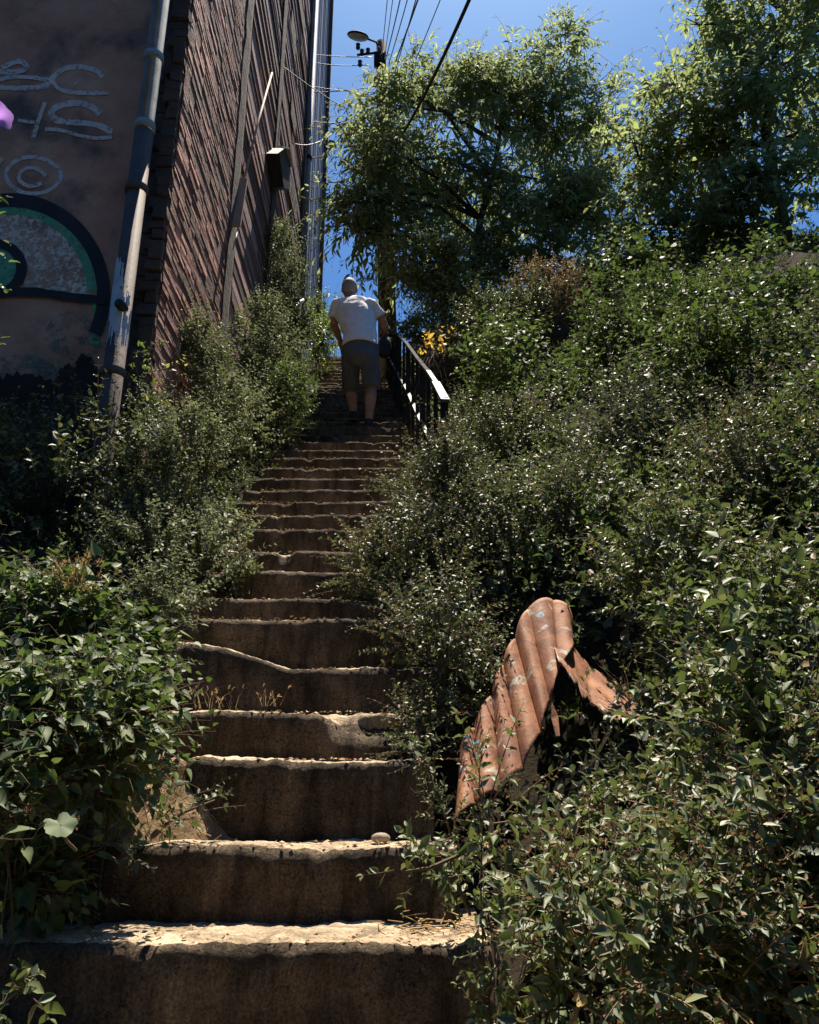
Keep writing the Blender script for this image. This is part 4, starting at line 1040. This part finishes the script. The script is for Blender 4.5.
# nettle-like weeds bottom right
nw = [
 ('leafy weed with reddish seed heads under the rusty sheet', (535, 840, 1.85), (.16, .16, .10), 90),
 ('leafy weed reaching over the right end of the second step', (470, 850, 1.75), (.12, .16, .12), 40),
 ('leafy weed in the middle of the lower right corner', (640, 860, 1.7), (.22, .22, .15), 170),
 ('weed with long pale leaves at the right picture edge', (770, 790, 1.8), (.28, .3, .22), 220),
 ('leafy weed at the bottom edge right of the front step', (520, 950, 1.35), (.12, .15, .12), 60),
 ('dense weed at the bottom edge of the lower right corner', (640, 960, 1.4), (.2, .2, .15), 150),
 ('weed with long pale leaves in the bottom right corner', (770, 930, 1.45), (.22, .2, .18), 190),
 ('leafy weed at the end of the torn rusty flap', (720, 760, 2.2), (.24, .25, .14), 170),
]
for (lb_, q, r, n) in nw:
    shrub('leafy_weed', lb_, 'weed', at(*q), r, n, 'leaf_nettle', 'ovate', size=.036, length=.18, nodes=7, up=.8, seed=3, stems=3, r0=.004, droop=.25, spread=.9, wid=.9, twigm='seed', clear=hollow)
vine('trailing_sprig', 'leafy sprig reaching left across the second step riser', 'sprig', [at(500, 830, 1.85), at(460, 855, 1.8), at(430, 868, 1.78), at(402, 872, 1.75)], 16, 'leaf_nettle', .03, length=.06)
vine('trailing_sprig', 'leafy sprig hanging over the left end of the second step', 'sprig', [at(85, 835, 1.98), at(115, 845, 1.9), at(135, 862, 1.85)], 12, 'leaf_grey', .02, length=.06)
vine('trailing_sprig', 'small leafy sprig in the bottom left corner before the front riser', 'sprig', [at(-20, 1040, 1.4), at(5, 1000, 1.45), at(20, 990, 1.48)], 7, 'leaf_nettle', .035, length=.07)
vine('trailing_sprig', 'little green sprig in the crumbled soil of the third step', 'sprig', [at(165, 825, 2.2), at(185, 812, 2.18), at(215, 800, 2.2)], 22, 'leaf_grey', .018, length=.07)
vine('trailing_sprig', 'leafy sprig covering the right end of the third step', 'sprig', [at(452, 838, 2.2), at(440, 800, 2.2), at(425, 770, 2.2), at(415, 752, 2.22)], 30, 'leaf_small', .022, length=.08, nodes=6)
vine('trailing_sprig', 'leafy sprig covering the right end of the second step riser', 'sprig', [at(470, 915, 1.9), at(460, 890, 1.88), at(450, 862, 1.9)], 22, 'leaf_nettle', .026, length=.07, nodes=5)
vine('trailing_sprig', 'leafy sprig hanging down the right end of the front step', 'sprig', [at(490, 925, 1.7), at(498, 960, 1.66), at(492, 1000, 1.62), at(500, 1040, 1.6)], 26, 'leaf_nettle', .026, length=.07, nodes=5)
vine('morning_glory', 'purple morning glory with bright leaves at the left picture edge', 'flower', [at(-30, 380, 1.6), at(-18, 280, 1.55), at(-12, 210, 1.5), at(-10, 130, 1.5)], 3, 'leaf_bright', .03)
mg = [o for o in bpy.data.objects if o.name == 'morning_glory'][0]
L = Leaves()
pl = [(8, 240, 1.5, .028), (14, 262, 1.5, .03), (2, 252, 1.5, .03), (4, 215, 1.5, .02), (6, 338, 1.55, .026), (0, 345, 1.55, .028), (1, 200, 1.5, .02)]
Pn = np.array([tuple(P(a_, b_, c_)) for a_, b_, c_, s in pl]) - np.array([[.012, 0, 0]])
L.put(Pn, np.array([[.8, -.2, rng.uniform(-.5, .4)] for _ in pl]), np.array([[rng.uniform(-.4, .4), -.5, .9] for _ in pl]), np.array([q[3] for q in pl]), 'ovate', 0, 1.1)
L.build('leaf_cluster', [M['leaf_bright']], mg)
mb = MB(); c_ = P(-4, 118, 1.5); ax = Vector((.8, -.5, -.1)).normalized(); u_ = ax.cross(Vector((0, 0, 1))).normalized(); v_ = ax.cross(u_)
rings = []
for k, (dd_, r_) in enumerate(((-.02, .004), (0, .006), (.014, .012), (.02, .022), (.022, .030))):
    rings.append([c_ + ax * dd_ + (u_ * math.cos(2 * math.pi * j / 20) + v_ * math.sin(2 * math.pi * j / 20)) * r_ * (1 + (.1 * math.cos(5 * 2 * math.pi * j / 20) if k == 4 else 0)) for j in range(20)])
mb.add([p_ for r_ in rings for p_ in r_], [(k * 20 + j, k * 20 + (j + 1) % 20, (k + 1) * 20 + (j + 1) % 20, (k + 1) * 20 + j) for k in range(4) for j in range(20)])
mb.build('petals', M['petal'], mg, True)

# yellowing plant and bright large leaves
shrub('yellow_plant', 'yellow and orange leaved plant behind the balustrade', 'plant', at(432, 350, 5.6, back=.5), (.12, .12, .07), 10, 'leaf_yellow', 'ovate', size=.055, length=.14, nodes=4, seed=0)
def big_leaf(label, q, s, mat, X, Nn):
    c_ = P(*q); root = empty('large_leaf_plant', c_, label, 'plant')
    n = 26; vs = [Vector((0, 0, 0))]
    X = Vector(X).normalized(); Nn = Vector(Nn); Nn = (Nn - X * Nn.dot(X)).normalized(); Y = Nn.cross(X)
    for k in range(n):
        a_ = -math.pi + 2 * math.pi * (k + .5) / n
        r_ = s * (.62 + .05 * math.cos(5 * a_) + .03 * math.cos(11 * a_ + 1)) * (1 - .45 * math.exp(-((abs(a_) - math.pi) / .35) ** 2))
        vs.append(X * (r_ * math.cos(a_)) + Y * (r_ * math.sin(a_)) + Nn * (.05 * s * math.cos(5 * a_) - .12 * r_ * r_ / s + .10 * s * abs(math.sin(a_))))
    fs = [(0, 1 + k, 1 + (k + 1) % n) for k in range(n)]
    mb = MB(); mb.add([c_ + v for v in vs], fs); mb.build('leaf', M[mat], root, True)
    mb = MB(); mb.tube([c_, c_ + Vector((0, .04, -.03)), c_ + Vector((0, .09, -.05))], .003, 6); mb.build('stalk', M['twig'], root, True)
big_leaf('big backlit bright green round leaf right of the torn flap', (690, 732, 1.72), .04, 'leaf_bright', (.2, .3, .9), (0, -.75, .6))
big_leaf('big pale lobed leaf over the left end of the second step', (60, 825, 1.55), .045, 'leaf_ivy', (.7, -.4, -.6), (0, -.5, 1))
big_leaf('small round backlit leaf in the middle of the bottom right weeds', (665, 838, 1.45), .024, 'leaf_pale', (.2, .3, .9), (0, -.6, .7))
big_leaf('yellow curled leaf at the bottom edge near the lower right', (580, 1000, 1.15), .015, 'leaf_yellow', (.6, .1, .3), (0, -.5, .8))
big_leaf('broad green leaf at the left picture edge of the ivy bank', (18, 660, 1.95), .06, 'leaf_ivy', (.9, -.3, .1), (0, -.5, 1))

# dry grasses
def tuft(label, q, n, h, sp=.03, lean=.3):
    c_ = np.array(at(*q)); root = empty('dry_grass_tuft', tuple(c_), label, 'grass tuft')
    L = Leaves(); k = n
    O = c_ + np.stack([rng.normal(0, sp, k), rng.normal(0, sp * .7, k), np.zeros(k)], 1)
    X = np.stack([rng.normal(0, lean * 1.5, k), rng.normal(0, lean * 1.5, k), np.ones(k)], 1); hh = h * rng.uniform(.35, 1.35, k)
    L.put(O, X, rng.normal(size=(k, 3)), hh, 'blade', 0, 1.0)
    hd = O + nrm(X) * (hh * .85)[:, None]
    L.put(np.repeat(hd, 4, 0), np.repeat(X, 4, 0) + rng.normal(0, .3, (4 * k, 3)), rng.normal(size=(4 * k, 3)), rng.uniform(.010, .022, 4 * k), 'lance', 0, .7)
    L.build('blades', [M['straw'], M['straw']], root)
tuft('dry straw tuft on the fourth step against the slanting riser', (215, 708, 2.82), 22, .07, .05)
tuft('small dry tuft near the middle crack of the slanting riser', (268, 706, 2.84), 12, .055, .02)
tuft('dry golden stalks on top of the left ivy bank', (75, 590, 2.2), 60, .10, .035, .5)
tuft('bent pale straw stalks at the end of the torn flap', (635, 705, 2.5), 14, .14, .015, .5)

# soil slump on the third step, broken lump on the fourth
def slump(name, label, c, r, mat, cat, n=44, rough_=.35, kind=None):
    vs = []; 
    for i in range(n + 1):
        for j in range(n + 1):
            u, v = i / n * 2 - 1, j / n * 2 - 1; rr = math.hypot(u, v)
            hgt = min(1, max(0, 1.35 * (1 - rr ** 1.2))) ** .8
            x, y = c[0] + u * r[0], c[1] + v * r[1]
            z = c[2] + hgt * r[2] * (1 + rough_ * fbm(x * 9, y * 9, 1) * 2) + fbm(x * 40, y * 40, 2) * .006 - .02 * (rr > .98)
            vs.append((x, y, z))
    fs = [(i * (n + 1) + j, (i + 1) * (n + 1) + j, (i + 1) * (n + 1) + j + 1, i * (n + 1) + j + 1) for i in range(n) for j in range(n)
          if math.hypot((i + .5) / n * 2 - 1, (j + .5) / n * 2 - 1) < 1]
    mb = MB(); mb.add(vs, fs); o = mb.build(name, M[mat], None, True); return o
s3 = STEPS[NLOW + 2]; s2 = STEPS[NLOW + 1]
o = slump('crumbled_soil', '', (-.84, s3[0] + .06, s2[1] - .03), (.40, .24, .19), 'dry_soil', 'soil')
tag(o, 'crumbled heap of dry soil where the left end of the third step broke away', kind='structure')
# loose stone
mb = MB(); c_ = Vector((P(381, 828, 2.3).x, 2.28, float(STEPS[NLOW + 1][1]) + .012)); mb.ball(c_, (.026, .02, .014), 12)
o = mb.build('stone', M['stone'], None, True); tag(o, 'small pale stone lying at the back of the second step', 'stone')
mb = MB(); c_ = Vector((P(384, 745, 2.6).x, 2.50, float(STEPS[NLOW + 2][1]) + .02)); mb.tube([c_, c_ + Vector((.06, -.05, .004)), c_ + Vector((.11, -.02, .03))], .004, 6)
o = mb.build('twig', M['twig'], None, True); tag(o, 'thin broken twig lying at the right end of the third step', 'twig')
# litter on the treads: tiny crumbs, dry leaves
L = Leaves(); k = 5200
st = rng.integers(NLOW, NLOW + 16, k)
dd = SD[st] + np.abs(rng.normal(0, .1, k)) + .01; R_ = Rr(dd); L_ = Ll(dd)
tt = rng.beta(.45, .6, k); xx = L_ + (R_ - L_) * tt
zz = SZ[st] + .004
lim = dd < SD[np.minimum(st + 1, len(SD) - 1)] - .01
fifth = st == NLOW + 4
lim &= ~(fifth & (xx < -.4))
O = np.stack([xx, dd, zz], 1)[lim]; k = len(O)
L.put(O, np.stack([rng.normal(size=k), rng.normal(size=k), rng.normal(0, .12, k)], 1), np.stack([rng.normal(0, .3, k), rng.normal(0, .3, k), np.ones(k)], 1), rng.uniform(.004, .02, k) ** 1.0, 'simple', 0, 1.3)
o = L.build('leaf_litter', [M['litter']]); tag(o, 'scattered dry leaf crumbs and dirt on the steps', kind='stuff')
L = Leaves(); k = 260; ux = rng.uniform(-1, 1, k) * .8; uy = rng.uniform(-1, .6, k) * .8; rr_ = np.hypot(ux, uy)
O = np.stack([-.84 + ux * .40, s3[0] + .06 + uy * .24, s2[1] - .03 + .19 * np.minimum(1, np.maximum(0, 1.35 * (1 - rr_ ** 1.2))) ** .8 + .012], 1)
X = nrm(rng.normal(size=(k, 3)) * np.array([[1, .6, .5]])); L.sticks(O, O + X * rng.uniform(.01, .045, (k, 1)), .0014, .0008, 0)
O2 = O[:140] + rng.normal(0, .02, (140, 3)) * np.array([[1, 1, .2]]); L.put(O2, rng.normal(size=(140, 3)), rng.normal(size=(140, 3)) + np.array([[0, 0, 1]]), rng.uniform(.008, .02, 140), 'simple', 1, 1.4)
o = L.build('straw_litter', [M['straw'], M['litter']]); tag(o, 'dry straw and crumbs strewn over the crumbled soil', kind='stuff')
# twig pile right end of first step
L = Leaves(); k = 60; c_ = np.array([.06, 2.02, STEPS[NLOW][1] + .012])
O = c_ + rng.normal(0, 1, (k, 3)) * np.array([[.07, .03, .008]]); X = nrm(rng.normal(size=(k, 3)) * np.array([[1, .6, .2]]))
L.sticks(O, O + X * rng.uniform(.02, .06, (k, 1)), .0016, .001, 0); o = L.build('twig_litter', [M['straw']]); tag(o, 'dry twigs heaped at the right end of the front step', kind='stuff')
# scrap of blue plastic
mb = MB(); mb.ball(at(813, 537, 3.3), (.02, .012, .028), 8); o = mb.build('plastic_scrap', M['blue_plastic'], None, True); tag(o, 'scrap of blue plastic caught in the shrubs at the right edge', 'litter')

# ------------------------------------------------------------------ undergrowth that nobody could count
def undergrowth(name, label, n, fx, fd, mats, size, length, nodes, h=(.02, .3), kind='simple', keep=None, per=62, cr=.15):
    nc = n // per
    dc = fd(nc); xc = fx(dc, nc); hc = rng.uniform(.1, 1, nc) ** 1.5
    w = rng.integers(0, nc, n); g1_ = rng.normal(0, 1, n); g2_ = rng.normal(0, 1, n); rad = cr * (.5 + hc[w]) * np.clip(dc[w] / 3, .6, 2)
    x_ = xc[w] + g1_ * rad; d_ = dc[w] + g2_ * rad
    ok = x_ > Rr(d_) + .05 if name != 'left_undergrowth' else x_ < Ll(d_) - .0
    fall = np.exp(-(g1_ ** 2 + g2_ ** 2) / 3)
    z_ = ground(x_, d_) + h[0] + (h[1] - h[0]) * hc[w] * fall * rng.uniform(.3, 1.15, n)
    O = np.stack([x_, d_, z_], 1)[ok]; mi = (w % len(mats))[ok]
    if keep is not None: q = keep(O); O = O[q]; mi = mi[q]
    L = Leaves(); k = len(O); Dr = rng.normal(0, .5, (k, 3)) + np.array([[0, -.25, .9]])
    for j in range(len(mats)):
        a_ = mi == j
        if a_.any(): shoots(L, O[a_], Dr[a_], length, nodes, size, kind, .15, 1.0, .8, True, .0016, m=0 if j == 0 else 2 + j)
    kb = k // 28; ib = rng.integers(0, k, kb); A_ = O[ib]; D1 = nrm(rng.normal(0, .6, (kb, 3)) + np.array([[0, -.2, .8]])); lb_ = rng.uniform(.12, .42, (kb, 1)); sag = rng.normal(0, .12, (kb, 3)) * lb_
    for q in range(4):
        t0, t1 = q / 4, (q + 1) / 4
        L.sticks(A_ + D1 * lb_ * t0 + sag * t0 * t0 * 3, A_ + D1 * lb_ * t1 + sag * t1 * t1 * 3, .0022 * (1.1 - t0), .0022 * (1.1 - t1), 1 if q < 2 else 2)
    o = L.build(name, [M[mats[0]], M['twig'], M['seed']] + [M[q] for q in mats[1:]]); tag(o, label, kind='stuff')
def away_sheet(O):      # keep a hollow round the metal sheet
    return hollow(O)
def inv_d(lo, hi): return lambda n: 1 / rng.uniform(1 / hi, 1 / lo, n)
undergrowth('bank_undergrowth', 'mass of small leaved undergrowth covering the right bank', 4600, lambda d, n: Rr(d) + .06 + rng.uniform(0, 1, n) ** .9 * (.3 + .62 * d), inv_d(1.6, 9), ['leaf_small', 'leaf_nettle', 'leaf_ivy', 'leaf_grey'], .048, .21, 6, (0, .62), 'ovate', keep=away_sheet)
undergrowth('upper_undergrowth', 'mass of leafy undergrowth on the upper right bank under the trees', 2200, lambda d, n: Rr(d) + .1 + rng.uniform(0, 1, n) * (5.5), lambda n: rng.uniform(6.5, 12, n), ['leaf_ivy', 'leaf_small'], .075, .25, 6, (0, .6))
undergrowth('near_undergrowth', 'low leafy growth covering the ground in the near right corner', 800, lambda d, n: Rr(d) + .05 + rng.uniform(0, 1, n) * (.25 + .5 * d), lambda n: rng.uniform(.9, 2.2, n), ['leaf_nettle', 'leaf_small'], .036, .13, 5, (0, .14), 'ovate', keep=away_sheet)
undergrowth('left_undergrowth', 'low leafy growth between the steps and the left walls', 2300, lambda d, n: np.where(d < 4.3, Ll(d) - .02 - rng.uniform(0, 1, n) * 1.6, Ll(d) + .03 - rng.uniform(0, 1, n) * .55), lambda n: rng.uniform(2.3, 14, n), ['leaf_grey', 'leaf_ivy'], .034, .14, 6, (0, .16))
